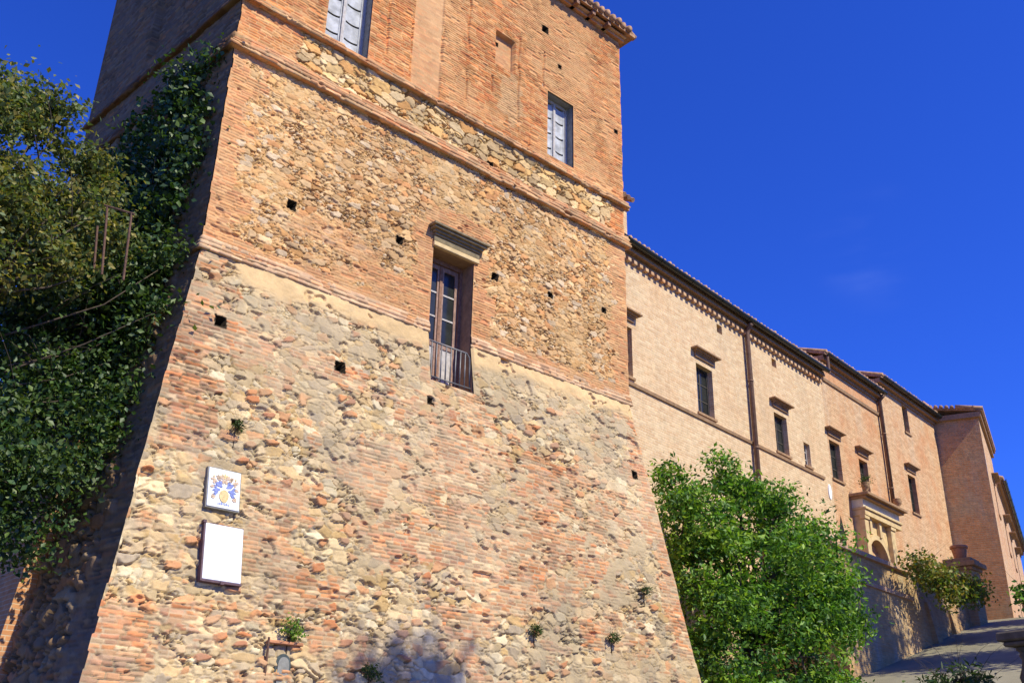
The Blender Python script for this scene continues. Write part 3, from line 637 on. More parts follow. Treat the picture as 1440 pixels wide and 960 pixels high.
def balcony_door():
    x0, x1, z0, z1, dep = 9.69, 10.68, 6.25, 8.95, .42
    d_ = reveal('balcony_door', x0, x1, ZM1 - .02, z1, dep + .1, M_WOOD, .02, sill=False)
    a, b = lx(x0), lx(x1); yo = -TB * (ZM1 - z0) + .03
    d_.add([(a, .02, ZM1 - .02), (a, dep, ZM1 - .02), (a, dep, z0), (a, yo, z0), (a - .12, .02, ZM1 - .02), (a - .12, dep, ZM1 - .02), (a - .12, dep, z0), (a - .12, yo, z0)], [(0, 1, 2, 3), (4, 7, 6, 5), (0, 3, 7, 4), (1, 5, 6, 2), (3, 2, 6, 7)])
    d_.add([(b, .02, ZM1 - .02), (b, dep, ZM1 - .02), (b, dep, z0), (b, yo, z0), (b + .12, .02, ZM1 - .02), (b + .12, dep, ZM1 - .02), (b + .12, dep, z0), (b + .12, yo, z0)], [(3, 2, 1, 0), (5, 6, 7, 4), (4, 7, 3, 0), (2, 6, 5, 1), (7, 6, 2, 3)])
    d_.box(a - .12, b + .12, yo, dep + .1, z0 - .12, z0)
    dr = d_.build('balcony_door', M_HOODT, tower)
    y = dep - .06; mid = (a + b) / 2
    f = MB(); f.box(a, a + .07, y - .04, y + .1, z0, z1); f.box(b - .07, b, y - .04, y + .1, z0, z1); f.box(a + .07, b - .07, y - .04, y + .1, z1 - .1, z1); f.build('frame', M_WOOD, dr)
    for (p, q) in ((a + .075, mid - .004), (mid + .004, b - .075)):
        l = MB(); top = z1 - .105; zp = 7.22
        l.box(p, p + .075, y, y + .05, z0 + .01, top); l.box(q - .075, q, y, y + .05, z0 + .01, top)
        for zz, hh in ((z0 + .01, .14), (zp - .06, .12), (top - .09, .09)): l.box(p + .075, q - .075, y, y + .05, zz, zz + hh)
        lf = l.build('door_leaf', M_WOODR, dr, bevel=.004)
        for k in (1, 2): zz = zp + .06 + (top - .09 - zp - .06) * k / 3; MB().box(p + .075, q - .075, y + .008, y + .042, zz - .016, zz + .016).build('glazing_bar', M_WOODP, dr)
        l = MB(); l.box(p + .075, q - .075, y + .018, y + .03, z0 + .15, zp - .06); l.box(p + .11, q - .11, y + .006, y + .018, z0 + .2, zp - .12); l.build('door_panel', M_WOODP, dr)
        MB().box(p + .075, q - .075, y + .022, y + .028, zp + .06, top - .09).build('pane', M_GLASS, dr)
    MB().box(mid - .035, mid + .035, y - .02, y - .001, z0 + .01, z1 - .11).build('astragal', M_WOOD, dr, bevel=.006)
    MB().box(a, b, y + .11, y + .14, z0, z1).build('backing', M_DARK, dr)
    h = MB(); e = .10
    h.box(a - .02, b + .10, -.06, .06, z1 + .005, z1 + .10)
    h.build('lintel', M_STONE, tower, bevel=.01)
    h = MB(); c0, c1 = a - .02, b + .10
    for i, (p, z2, z3) in enumerate(((.05, .12, .22), (.08, .22, .27), (.12, .27, .32), (.17, .32, .37), (.21, .37, .42))):
        h.box(c0 - max(0, p - .08) * .9, c1 + max(0, p - .08) * .9, -p, .06, z1 + z2 - (0 if i else .018), z1 + z3 - .002)
    h.build('door_hood', M_HOOD, tower, bevel=.006)
    r = MB(); yr = -TB * (ZM1 - 6.6) + .02
    r.tube([(a + .01, yr, 7.02), (b - .14, yr, 7.02), (b - .05, yr + .03, 6.96), (b - .01, yr + .06, 6.7), (b, yr + .04, 6.3)], .018, 8)
    r.tube([(a + .01, yr, 6.36), (b - .02, yr, 6.36)], .014, 6)
    for k in range(8): xx = a + .05 + k * (b - a - .22) / 7; r.tube([(xx, yr, 6.27), (xx, yr, 7.02)], .013, 6)
    r.build('railing', M_IRON, dr, smooth=True)
balcony_door()
# little niche low on the scarp
def niche():
    x0, x1 = 6.72, 7.2; zt = 1.55; yb = D - TB * (ZM1 - 1.4) - D
    n_ = MB(); n_.box(lx(x0) - .02, lx(x1) + .02, yb - .07, yb + .08, zt - .045, zt); nn = n_.build('niche', M_POT, tower, bevel=.01)
    MB().tube([(lx(x0) - .02, yb - .05, zt + .03), (lx(x0) - .03, yb - .07, .5)], .016, 8).build('post', M_RUST, nn)
    xs = np.linspace(0, math.pi, 12); cx_ = lx(6.96); r_ = .12
    MB().prism([(cx_ - r_, .5)] + [(cx_ - r_ * math.cos(t_), zt - .30 + r_ * 1.2 * math.sin(t_)) for t_ in xs] + [(cx_ + r_, .5)], yb - .035, yb + .1).build('arched_panel', M_NICHE, nn, bevel=.008)
    MB().prism([(cx_ - r_ * .7, .5)] + [(cx_ - r_ * .7 * math.cos(t_), zt - .30 + r_ * .85 * math.sin(t_)) for t_ in xs] + [(cx_ + r_ * .7, .5)], yb - .05, yb - .033).build('inner_panel', M_FRAMEG, nn)
niche()

# ------------------------------------------------------------------ signs on the scarp (tilted with it)
def sign_frame(name, label, cat, cx, cz):
    e = empty(name, label, cat, (cx, D - TB * (ZM1 - cz) - .062, cz)); e.rotation_euler = (R(-8.7), 0, 0); return e
s1 = sign_frame('coat_of_arms_tile', 'white ceramic panel with a blue and gold coat of arms, above the blank board', 'plaque', 5.925, 3.46)
MB().box(-.235, .235, -.02, .05, -.275, .275).build('ceramic_panel', M_TILEW, s1, bevel=.006)
MB().box(-.25, .25, -.005, .055, -.29, .29).build('mortar_bed', M_FRAMEG, s1)
def arms():
    rnd = random.Random(8)
    y = MB(); xs = np.linspace(0, 2 * math.pi, 17)[:-1]
    y.prism([(.07 * math.cos(t_), -.10 + .085 * math.sin(t_) * (1 if math.sin(t_) > 0 else 1.15)) for t_ in xs], -.030, -.018); y.build('shield', M_YEL, s1)
    y = MB(); y.prism([(-.04, .17), (-.045, .215), (-.02, .19), (0, .225), (.02, .19), (.045, .215), (.04, .17)], -.028, -.018)
    for q in range(5): y.prism([(-.16 + q * .08 + .016 * math.cos(t_), .155 + .016 * math.sin(t_)) for t_ in xs[::2]], -.027, -.018)
    y.build('crest', M_YEL, s1)
    b = MB(); v = MB()
    def leafp(m, cx, cz, an, l, wd):
        c, s_ = math.cos(an), math.sin(an); l *= 1.35; wd *= 1.5; P = [(0, -wd * .3), (l * .5, -wd), (l, 0), (l * .55, wd), (0, wd * .3)]
        m.prism([(cx + c * a - s_ * bb, cz + s_ * a + c * bb) for a, bb in P], -.028, -.018)
    for sgn in (1, -1):
        for (cx, cz, an, l, wd) in ((.03, .02, .5, .10, .022), (.06, -.02, -.2, .09, .02), (.05, .05, 1.2, .06, .016), (.09, -.06, -.6, .07, .016), (.11, .0, .5, .05, .014)):
            leafp(b, sgn * cx, cz, an if sgn > 0 else math.pi - an, l, wd)
        for (cx, cz, an, l, wd) in ((.12, .07, .9, .06, .016), (.14, .02, -.3, .06, .015), (.10, .11, 1.6, .06, .014), (.14, -.09, -.9, .06, .014), (.05, .10, .6, .07, .014), (.16, .11, .2, .04, .014), (.02, .13, .9, .06, .02), (.07, .15, .3, .05, .016), (.15, .05, 1.2, .04, .014), (.12, -.13, -.4, .05, .014), (.03, .07, 2.0, .05, .018)):
            leafp(v, sgn * cx, cz, an if sgn > 0 else math.pi - an, l, wd)
    b.build('blue_mantling', M_BLUE, s1); v.build('brown_mantling', M_ORA, s1)
    l = MB()
    for q in range(7): l.box(-.085 + q * .025, -.085 + q * .025 + .016, -.026, -.018, -.232 + .004 * (q % 2), -.214 + .006 * (q % 3))
    l.build('motto_line', M_BLUE, s1)
arms()
s2 = sign_frame('blank_board', 'plain white notice board with a dark edge, below the coat of arms', 'sign board', 5.965, 2.575)
MB().box(-.275, .275, -.035, .03, -.375, .375).build('board', M_WHITE, s2, bevel=.008)
m = MB(); m.box(-.30, -.277, -.04, .06, -.40, .40); m.box(-.277, .285, -.04, .06, -.405, -.377); m.box(-.277, .285, -.01, .06, .377, .39); m.box(.277, .287, -.01, .06, -.377, .377); m.build('frame', M_VIO, s2)
MB().box(-.315, -.27, -.05, .02, .37, .41).build('bracket', M_VIO, s2); MB().box(-.02, .03, -.05, .02, -.42, -.38).build('bracket', M_VIO, s2)

# ------------------------------------------------------------------ buttress at the far end of the left scarp
def pxy(px, py, y):
    r_ = ROT @ _ray(px, py); return r_ * (y / r_[1])
Y0 = 14.5
e1, e2 = pxy(56, 735, Y0), pxy(2, 890, Y0)
sl_ = (e1 - e2) / (e1[2] - e2[2])
top = e1 + sl_ * 1.3; bot = e2 - sl_ * 3.0
butt = empty('brick_buttress', 'narrow leaning brick buttress beyond the shaded side of the tower', 'buttress', tuple(bot))
def buttress():
    m = MB(); wd = 1.5
    pts = [(top, 0, 0), (top, wd, 0), (top, wd, 1.6), (top, 0, 1.6), (bot, 0, 0), (bot, wd, 0), (bot, wd, 1.6), (bot, 0, 1.6)]
    V = [tuple(p + np.array([dx, dy, .0 + (.5 * dx / wd if p is top else 0)]) - bot) for p, dx, dy in pts]
    m.add(V, [(0, 1, 5, 4), (1, 2, 6, 5), (2, 3, 7, 6), (3, 0, 4, 7), (0, 3, 2, 1), (4, 5, 6, 7)])
    m.build('wall', M_CO, butt)
buttress()

# ------------------------------------------------------------------ wing buildings: local x = u along the front, y = -w (towards the viewer negative)
def building(name, label, origin, ang, cat='building'):
    return empty(name, label, cat, tuple(origin), ang)
def wall_holes(x0, x1, z0, z1, opens, thick, y=0.0):
    """front sheet with rectangular openings and their reveals, one mesh"""
    xs = sorted(set([x0, x1] + [v for o in opens for v in o[:2]])); zs = sorted(set([z0, z1] + [v for o in opens for v in o[2:4]]))
    m = MB()
    def inside(cx, cz): return any(o[0] < cx < o[1] and o[2] < cz < o[3] for o in opens)
    for i in range(len(xs) - 1):
        for j in range(len(zs) - 1):
            if not inside((xs[i] + xs[i + 1]) / 2, (zs[j] + zs[j + 1]) / 2):
                m.add([(xs[i], y, zs[j]), (xs[i + 1], y, zs[j]), (xs[i + 1], y, zs[j + 1]), (xs[i], y, zs[j + 1])], [(0, 1, 2, 3)])
    for a, b, c, d in [o[:4] for o in opens]:
        V = [(a, y, c), (b, y, c), (b, y, d), (a, y, d), (a, y + thick, c), (b, y + thick, c), (b, y + thick, d), (a, y + thick, d)]
        m.add(V, [(0, 4, 5, 1), (1, 5, 6, 2), (2, 6, 7, 3), (3, 7, 4, 0)])
    return m
def shut_window(par, x0, x1, z0, z1, dep=.16, mat=None, open_=False):
    """window set in its reveal: frame, two leaves with glazing bars"""
    f = MB(); y = dep
    f.box(x0, x0 + .05, y, y + .06, z0, z1); f.box(x1 - .05, x1, y, y + .06, z0, z1); f.box(x0 + .05, x1 - .05, y, y + .06, z1 - .05, z1); f.box(x0 + .05, x1 - .05, y, y + .06, z0, z0 + .06)
    w_ = f.build('window', mat or M_SHUT, par)
    g = MB(); mid = (x0 + x1) / 2; g.box(mid - .03, mid + .03, y + .01, y + .05, z0 + .06, z1 - .05)
    for k in (1, 2): zz = z0 + (z1 - z0) * k / 3; g.box(x0 + .05, mid - .03, y + .015, y + .045, zz - .015, zz + .015); g.box(mid + .03, x1 - .05, y + .015, y + .045, zz - .015, zz + .015)
    g.build('glazing_bar', mat or M_SHUT, w_)
    MB().box(x0 + .05, x1 - .05, y + .028, y + .034, z0 + .06, z1 - .05).build('pane', M_GLASS, w_)
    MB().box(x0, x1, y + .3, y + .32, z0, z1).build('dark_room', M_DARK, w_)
    s_ = MB(); s_.box(x0 - .06, x1 + .06, -.05, dep, z0 - .07, z0 - .003); s_.build('sill', M_HOODT, w_)
    return w_
def hood(par, x0, x1, z0, big=1.0):
    m = MB(); k = big
    m.box(x0 + .16, x1 - .16, -.05, .02, z0, z0 + .12)
    for p, a, b, ins in ((.08 * k, .12, .16, .14), (.13 * k, .16, .20, .08), (.20 * k, .20, .25, .0)):
        m.box(x0 + ins, x1 - ins, -p, .02, z0 + a - .002, z0 + b)
    return m.build('window_hood', M_HOODT, par, bevel=.008)
def eave(par, x0, x1, zw, proj, dent=True, dent_mat=None, gut=True, slope=.36, back=6.0):
    """soffit, sawtooth dentils, gutter and a tiled roof slope with tile ends; zw = top of wall"""
    rf = MB(); y0 = -proj
    rf.add([(x0, y0, zw + .10), (x1, y0, zw + .10), (x1, back, zw + .10 + (back + proj) * slope), (x0, back, zw + .10 + (back + proj) * slope),
            (x0, y0, zw + .03), (x1, y0, zw + .03), (x1, back, zw + .03 + (back + proj) * slope), (x0, back, zw + .03 + (back + proj) * slope)],
           [(0, 1, 2, 3), (7, 6, 5, 4), (0, 4, 5, 1), (1, 5, 6, 2), (2, 6, 7, 3), (3, 7, 4, 0)])
    r_ = rf.build('roof', M_TILE, par)
    t_ = MB(); rnd = random.Random(int(x0 * 10)); n = int((x1 - x0) / .21)
    for i in range(n):
        x = x0 + .1 + i * .21; j = rnd.uniform(-.02, .03)
        t_.tube([(x, y0 - .05 + j, zw + .125 + rnd.uniform(-.01, .02)), (x, y0 + 1.6, zw + .12 + 1.6 * slope)], .085, 7)
    t_.build('roof_tile', M_TILE, r_, smooth=True)
    c = MB()
    c.box(x0, x1, -.06, .02, zw - .268, zw - .15)
    if dent:
        k = int((x1 - x0) / .27); d1 = MB()
        for i in range(k):
            x = x0 + .06 + i * .27; d1.box(x, x + .14, -.12, .02, zw - .39, zw - .27)
        d1.build('dentil_course', dent_mat or M_C, par)
    c.box(x0, x1, -.20, .02, zw - .149, zw - .07)
    c.box(x0, x1, -proj * .72, .02, zw - .068, zw + .02)
    c.build('cornice', M_HOODT, par)
    if gut:
        g = MB(); yc = -proj - .07; zc = zw + .06; r = .095
        P_ = [(yc + r * math.cos(t_), zc + r * math.sin(t_)) for t_ in np.linspace(math.pi, 2 * math.pi, 9)]
        P2 = [(yc + (r - .012) * math.cos(t_), zc + (r - .012) * math.sin(t_)) for t_ in np.linspace(2 * math.pi, math.pi, 9)]
        g.profile(P_ + P2, x0 - .02, x1 + .02)
        for i in range(int((x1 - x0) / 1.6)):
            x = x0 + .8 + i * 1.6; P3 = [(yc + (r + .012) * math.cos(t_), zc + (r + .012) * math.sin(t_)) for t_ in np.linspace(math.pi, 2 * math.pi, 7)]
            P4 = [(yc + (r + .002) * math.cos(t_), zc + (r + .002) * math.sin(t_)) for t_ in np.linspace(2 * math.pi, math.pi, 7)]
            g.profile(P3 + P4, x, x + .04)
        g.build('gutter', M_GUT, par, smooth=False)
def shell(par, x0, x1, z0, z1, dep, mat, left=True, right=True):
    m = MB()
    if left: m.add([(x0, .004, z0), (x0, dep, z0), (x0, dep, z1 + dep * .3), (x0, .004, z1)], [(0, 1, 2, 3)])
    if right: m.add([(x1, .004, z0), (x1, dep, z0), (x1, dep, z1 + dep * .3), (x1, .004, z1)], [(0, 1, 2, 3)])
    m.add([(x0, dep, z0), (x1, dep, z0), (x1, dep, z1 + dep * .3), (x0, dep, z1 + dep * .3)], [(0, 1, 2, 3)])
    m.build('wall', mat, par)
def downpipe(par, x, z0, z1, r=.06, y=-.10, turn=None):
    m = MB(); m.tube([(x, y, z0), (x, y, z1)] + (turn or []), r, 10)
    k = z0 + .6
    while k < z1: m.tube([(x, y, k), (x, y, k + .05)], r + .012, 10); k += 2.1
    return m.build('downpipe', M_PIPE, par, smooth=True)

ZB = 12.95
# --- wing B, pale brick
bB = building('palace_wing', 'long pale brick wing with dentilled eaves directly beside the tower', P0, AB)
WB = [(2.03, 2.88, 9.28, 10.66), (6.0, 6.87, 9.25, 10.72), (10.52, 11.36, 9.25, 10.52), (12.42, 12.86, 9.25, 10.02)]
SQ = [(7.32, 7.62, 12.12, 12.40), (10.7, 11.0, 12.12, 12.40)]
wb = wall_holes(-.2, 14.3, .2, ZB, WB + SQ, .3)
wb.build('wall', M_B, bB); shell(bB, -.2, 14.3, .2, ZB, 6, M_B, left=False)
for o_ in WB[:3]: shut_window(bB, *o_)
shut_window(bB, *WB[3], dep=.12, mat=M_WOODP)
for o_ in WB[:3]: hood(bB, o_[0] - .22, o_[1] + .22, o_[3] + .16, 1.1)
for q in SQ:
    v = MB().box(q[0], q[1], .2, .22, q[2], q[3]).build('vent', M_DARK, bB)
m = MB(); m.profile([(.02, 9.02), (-.045, 9.04), (-.06, 9.12), (.02, 9.15)], -.2, 13.7); m.build('string_course', M_HOODT, bB)
eave(bB, -.1, 14.25, ZB, .25)
downpipe(bB, 8.95, 2.0, 12.6, .075, -.12, [(8.95, -.2, 12.82), (8.95, -.31, 12.9)])
# chimney-like turret standing on the roof next to the tower
def turret():
    c = MB(); c.box(2.70, 3.32, .35, .95, 13.2, 14.55); ch = c.build('chimney', M_B, bB)
    m_ = MB(); m_.box(2.64, 3.38, .29, 1.01, 14.55, 14.63); m_.box(2.72, 2.84, .37, .93, 14.63, 14.85); m_.box(3.18, 3.30, .37, .93, 14.63, 14.85); m_.build('chimney_top', M_HOODT, ch)
    m_ = MB(); m_.add([(2.56, .2, 14.83), (3.46, .2, 14.83), (3.46, 1.1, 14.83), (2.56, 1.1, 14.83), (2.56, .65, 15.12), (3.46, .65, 15.12), (2.56, .65, 15.06), (3.46, .65, 15.06)], [(0, 1, 5, 4), (2, 3, 4, 5), (0, 6, 7, 1), (2, 7, 6, 3), (0, 4, 6), (3, 6, 4), (1, 7, 5), (2, 5, 7)])
    for k in range(5): m_.tube([(2.6 + k * .2, .17, 14.86), (2.6 + k * .2, .65, 15.16)], .07, 7)
    m_.tube([(2.52, .65, 15.14), (3.5, .65, 15.14)], .08, 8)
    m_.build('chimney_roof', M_TILE, ch)
turret()
# sun-bleached oval plaque and the dark pointed patch
m = MB(); m.prism([(14.02 + .11 * math.cos(t_), 8.7 + .26 * math.sin(t_)) for t_ in np.linspace(0, 2 * math.pi, 20)[:-1]], -.03, .0); m.build('oval_plaque', M_WHITE, bB)

# --- wing C with the stone portal
bC = building('portal_wing', 'tan brick wing with the arched stone portal and two hooded windows', P0 + uB * 14.3 + np.array([0, 0, 0]), AB)
C0 = 14.3; ZC = 13.62
WC = [(14.42 - C0, 15.24 - C0, 9.27, 10.62), (16.78 - C0, 17.52 - C0, 9.3, 10.52)]
NI = [(.12, .62, 6.4, 7.35)]; PO = [(1.75, 3.35, 4.0, 6.95)]
wall_holes(0, 5.05, 3.0, ZC, WC + NI + PO, .35).build('wall', M_C, bC)
shell(bC, 0, 5.05, 3.0, ZC, 6, M_C)
for o_ in WC: shut_window(bC, *o_); hood(bC, o_[0] - .22, o_[1] + .22, o_[3] + .15, 1.05)
m = MB(); m.profile([(.02, 12.74), (-.05, 12.76), (-.07, 12.86), (.02, 12.89)], 0, 5.0); m.build('string_course', M_HOODT, bC)
MB().box(.003, 5.047, -.012, .02, 12.89, ZC - .35).build('attic_wall', M_CO, bC)
eave(bC, 0, 5.05, ZC, .26, dent=False)
downpipe(bC, 4.92, 9.3, 13.35, .075, -.12, [(4.92, -.2, 13.45), (4.92, -.32, 13.55)])
MB().tube([(.1, -.30, 12.95), (.1, -.30, 13.60)], .05, 8).build('downpipe', M_PIPE, bC)
m = MB(); m.prism([(.12, 7.352), (.62, 7.352), (.37, 8.05)], -.004, .02); m.box(.12, .62, .2, .22, 6.4, 7.35); m.build('niche', M_DARK, bC)  # flat black triangle on the wall above a recess with a black back
def portal():
    x0, x1 = 1.45, 4.95; zt = 8.72; ax = 2.55; ar = .82; zs = 6.75; pj = -.22
    m_ = MB(); th = np.linspace(math.pi, 0, 17)
    arch = [(ax + ar * math.cos(t_), zs + ar * math.sin(t_)) for t_ in th]
    # block with an arched opening: two piers and the spandrel strip
    m_.box(x0, ax - ar, pj, .02, 4, zs); m_.box(ax + ar, x1 - .55, pj, .02, 4, zs)
    for (p, q) in zip(arch[:-1], arch[1:]): m_.prism([p, q, (q[0], zt), (p[0], zt)], pj, .02)
    m_.box(x0, ax - ar, pj, .02, zs, zt); m_.box(ax + ar, x1 - .55, pj, .02, zs, zt)
    po = m_.build('portal', M_STONE, bC)
    m_ = MB()
    for (p, q) in zip(arch[:-1], arch[1:]):
        k = 1.2; P_ = lambda a, kk: (ax + (a[0] - ax) * kk, zs + (a[1] - zs) * kk)
        m_.prism([p, q, P_(q, k), P_(p, k)], pj - .07, pj - .002)
    m_.build('archivolt', M_STONE, po)
    for a, b in ((x0 - .02, x0 + .28), (ax + ar + .25, ax + ar + .60)):
        m_ = MB(); m_.box(a, b, pj - .16, pj - .002, 4, 8.1); m_.box(a - .04, b + .04, pj - .2, pj - .002, 8.1, 8.22); m_.build('pilaster', M_STONE, po, bevel=.01)
    for a, b in ((1.95, 2.12), (2.75, 2.92)): MB().box(a, b, pj - .12, pj - .002, 7.68, 8.22).build('bracket', M_STONE, po, bevel=.008)
    m_ = MB(); m_.box(x0 - .05, x1 - .45, pj - .22, .02, 8.222, 8.42); m_.box(x0 - .08, x1 - .42, pj - .27, .02, 8.42, 8.5); m_.build('architrave', M_STONE, po, bevel=.008)
    m_ = MB(); m_.box(x0 - .05, x1 - .45, pj - .18, .02, 8.502, 8.78); m_.build('frieze', M_STONEW, po)
    m_ = MB(); m_.box(x0 - .14, x1 - .36, pj - .34, .02, 8.782, 8.86); m_.box(x0 - .22, x1 - .28, pj - .46, .02, 8.86, 8.96); m_.build('cornice', M_HOODT, po, bevel=.01)
    m_ = MB(); m_.box(1.7, 3.42, .30, .34, 4, 6.99); m_.build('gate', M_DARK, po)
portal()
def urn(name, label, u, wd, z, k=1.0):
    t_ = empty(name, label, 'urn', tuple(W(u, wd, z)), 0, 'urns on the portal cornice')
    MB().lathe([(.10 * k, 0), (.10 * k, .04), (.05 * k, .08), (.14 * k, .18), (.17 * k, .28), (.13 * k, .34), (.16 * k, .37), (.10 * k, .38)]).build('bowl', M_HOODT, t_, smooth=True)
    return t_
ur1 = urn('stone_urn', 'small stone urn on the tower end of the portal cornice, foliage sprouting', C0 + 1.55, .5, 8.965, .9)
ur2 = urn('stone_urn', 'small stone urn on the far end of the portal cornice, below the thin downpipe', C0 + 4.3, .5, 8.965, .9)

# --- wing D
bD = building('far_wing', 'orange tan brick wing with a tall window right under its eave', P0 + uB * 19.35, AB)
D0 = 19.35; ZD = 14.32
WD = [(21.42 - D0, 22.18 - D0, 9.5, 11.0), (21.85 - D0, 22.42 - D0, 12.85, 14.0)]
wall_holes(0, 6.05, 3.0, ZD, WD, .35).build('wall', M_C, bD); shell(bD, 0, 6.05, 3.0, ZD, 6, M_C)
for o_ in WD: shut_window(bD, *o_)
hood(bD, WD[0][0] - .22, WD[0][1] + .22, 11.14, 1.05)
eave(bD, 0, 6.05, ZD, .26, dent=False)
bell = MB(); bell.box(5.4, 6.05, .05, 1.2, 14.35, 15.0); bell.build('chimney', M_CO, bD)

# --- tower E
AE = R(19.05); uE = np.array([math.cos(AE), math.sin(AE), 0])
PE = np.array([41.07, 16.04, 0])
bE = building('end_tower', 'red brick end tower with its narrow rough side facing the viewer', PE, AE)
ZE = 14.45
WE = [(3.4, 4.2, 10.8, 12.2)]
wall_holes(0, 6.5, 3, ZE, WE, .3).build('wall', M_C, bE)
for o_ in WE: shut_window(bE, *o_); hood(bE, o_[0] - .4, o_[1] + .4, o_[3] + .12, 1.4)
m = MB(); m.add([(0, .002, 3), (0, 8, 3), (0, 8, ZE), (0, .002, ZE)], [(0, 3, 2, 1)]); m.build('wall', M_E, bE, label='narrow rough red brick side wall')
m = MB(); m.add([(-.18, -.2, ZE + .06), (6.6, -.2, ZE + .06), (6.6, 8, ZE + 1.4), (-.18, 8, ZE + 1.4), (-.18, -.2, ZE - .03), (6.6, -.2, ZE - .03), (6.6, 8, ZE + 1.3), (-.18, 8, ZE + 1.3)], [(0, 1, 2, 3), (7, 6, 5, 4), (0, 4, 5, 1), (1, 5, 6, 2), (2, 6, 7, 3), (3, 7, 4, 0)])
rE = m.build('roof', M_TILE, bE)
t_ = MB()
for k in range(32): t_.tube([(-.1 + k * .21, -.24, ZE + .10), (-.25 + k * .21, .8, ZE + .27)], .085, 7)
for k in range(10): t_.tube([(-.24, .1 + k * .21, ZE + .14 + k * .034), (-.1, .1 + k * .21, ZE + .16 + k * .034)], .085, 7)
t_.build('roof_tile', M_TILE, rE, smooth=True)
m = MB(); m.box(-.15, 6.5, -.12, .02, ZE - .25, ZE - .032); m.box(-.15, -.003, .02, 3, ZE - .25, ZE - .032); m.build('cornice', M_HOODT, bE)
# --- low end range F
PF = PE + uE * 6.52 + np.array([.0, .0, 0])
bF = building('end_range', 'last low brick range with hooded windows past the end tower', PF, AE)
WF = [(1.6, 2.4, 10.0, 11.4), (5.6, 6.4, 10.0, 11.4), (9.6, 10.4, 10.0, 11.4), (2.4, 3.1, 6.8, 7.9), (5.6, 6.3, 6.8, 7.9)]
ZF = 13.1
wall_holes(0, 18, 3, ZF, WF, .3).build('wall', M_C, bF); shell(bF, 0, 18, 3, ZF, 6, M_C)
for o_ in WF: shut_window(bF, *o_); hood(bF, o_[0] - .4, o_[1] + .4, o_[3] + .12, 1.5)
eave(bF, 0, 18, ZF, .3, dent=False)

# ------------------------------------------------------------------ retaining walls, terrace, gate pier, balustrade
PW = W(0, 2.5)
rw = empty('retaining_wall', 'tall worn brick retaining wall with a capped parapet, below the portal', 'wall', tuple(PW), AB)
m = MB(); zc, zb = 5.62, 4.92
m.add([(8.0, -.32, -.5), (13.2, -.32, -.5), (13.2, .5, -.5), (8.0, .5, -.5), (8.0, 0, zb), (13.2, 0, zb), (13.2, .5, zb), (8.0, .5, zb)], [(0, 1, 5, 4), (1, 2, 6, 5), (2, 3, 7, 6), (3, 0, 4, 7), (4, 5, 6, 7)])
m.box(8.0, 13.2, .03, .45, zb + .002, zc); m.build('wall', M_WALL, rw)
MB().box(7.96, 13.24, -.06, .55, zb - .07, zb + .06).build('band_course', M_CAP, rw, bevel=.01)
MB().box(7.94, 13.26, -.08, .56, zc, zc + .13).build('coping', M_CAP, rw, bevel=.015)
rw2 = empty('low_wall', 'shaded brick wall under hanging vines, between the retaining wall and the pier', 'wall', tuple(W(13.27, 2.35)), AB)
m = MB(); m.add([(0, -.3, 1), (5.4, -.3, 1), (5.4, .5, 1), (0, .5, 1), (0, 0, 5.75), (5.4, 0, 6.2), (5.4, .5, 6.2), (0, .5, 5.75)], [(0, 1, 5, 4), (1, 2, 6, 5), (2, 3, 7, 6), (3, 0, 4, 7), (4, 5, 6, 7)])
m.build('wall', M_WALL, rw2)
m = MB()
for k in (1.2, 3.1): m.add([(k, -.75, 1), (k + .4, -.75, 1), (k + .4, -.2, 1), (k, -.2, 1), (k, -.12, 5.0), (k + .4, -.12, 5.0), (k + .4, .1, 5.0), (k, .1, 5.0)], [(0, 1, 5, 4), (1, 2, 6, 5), (2, 3, 7, 6), (3, 0, 4, 7), (4, 5, 6, 7)])
m.build('buttress', M_WALL, rw2)
tag(MB().add([tuple(W(8.1, 2.0, 4.8)), tuple(W(26, 2.0, 4.9)), tuple(W(26, .0, 4.9)), tuple(W(8.1, .0, 4.8)), tuple(W(8.1, 2.0, 1)), tuple(W(26, 2.0, 1)), tuple(W(26, 0, 1)), tuple(W(8.1, 0, 1))], [(0, 1, 2, 3), (0, 4, 5, 1), (1, 5, 6, 2), (3, 7, 4, 0), (4, 7, 6, 5)]).build('terrace', M_WALL), kind='structure')
pr = empty('gate_pier', 'brick gate pier with moulded cap at the top of the road, carrying a pot', 'pier', tuple(W(18.75, 2.3, 4.3)), AB)
MB().box(-.42, .42, -.42, .42, -1, 2.25).build('shaft', M_WALL, pr)
m = MB(); m.box(-.50, .50, -.50, .50, 2.25, 2.36); m.box(-.62, .62, -.62, .62, 2.36, 2.52); m.box(-.46, .46, -.46, .46, 2.52, 2.66); m.build('cap', M_HOODT, pr, bevel=.015)
def pot(name, label, loc, k=1.0, group=None):
    t_ = empty(name, label, 'plant pot', tuple(loc), 0, group)
    MB().lathe([(.20 * k, 0), (.24 * k, .1 * k), (.31 * k, .48 * k), (.30 * k, .5 * k)], n=24).build('pot_body', M_POT, t_, smooth=True)
    MB().lathe([(.33 * k, .46 * k), (.355 * k, .48 * k), (.355 * k, .56 * k), (.33 * k, .585 * k), (.29 * k, .585 * k), (.28 * k, .52 * k)], n=24).build('rim', M_POT, t_, smooth=True)
    return t_
pot('terracotta_pot', 'terracotta pot on the cap of the gate pier', W(18.75, 2.3, 4.3 + 2.665), .82, 'terracotta pots')
BB = np.array([12.72, 4.98, 0.0]); AQ = R(-14)
bal = empty('stone_balustrade', 'weathered stone balustrade end at the right edge of the road', 'balustrade', (BB[0], BB[1], .55), AQ)
m = MB(); m.box(-.05, 3.6, -.18, .18, -.6, .38); m.build('plinth', M_BAL, bal, bevel=.02)
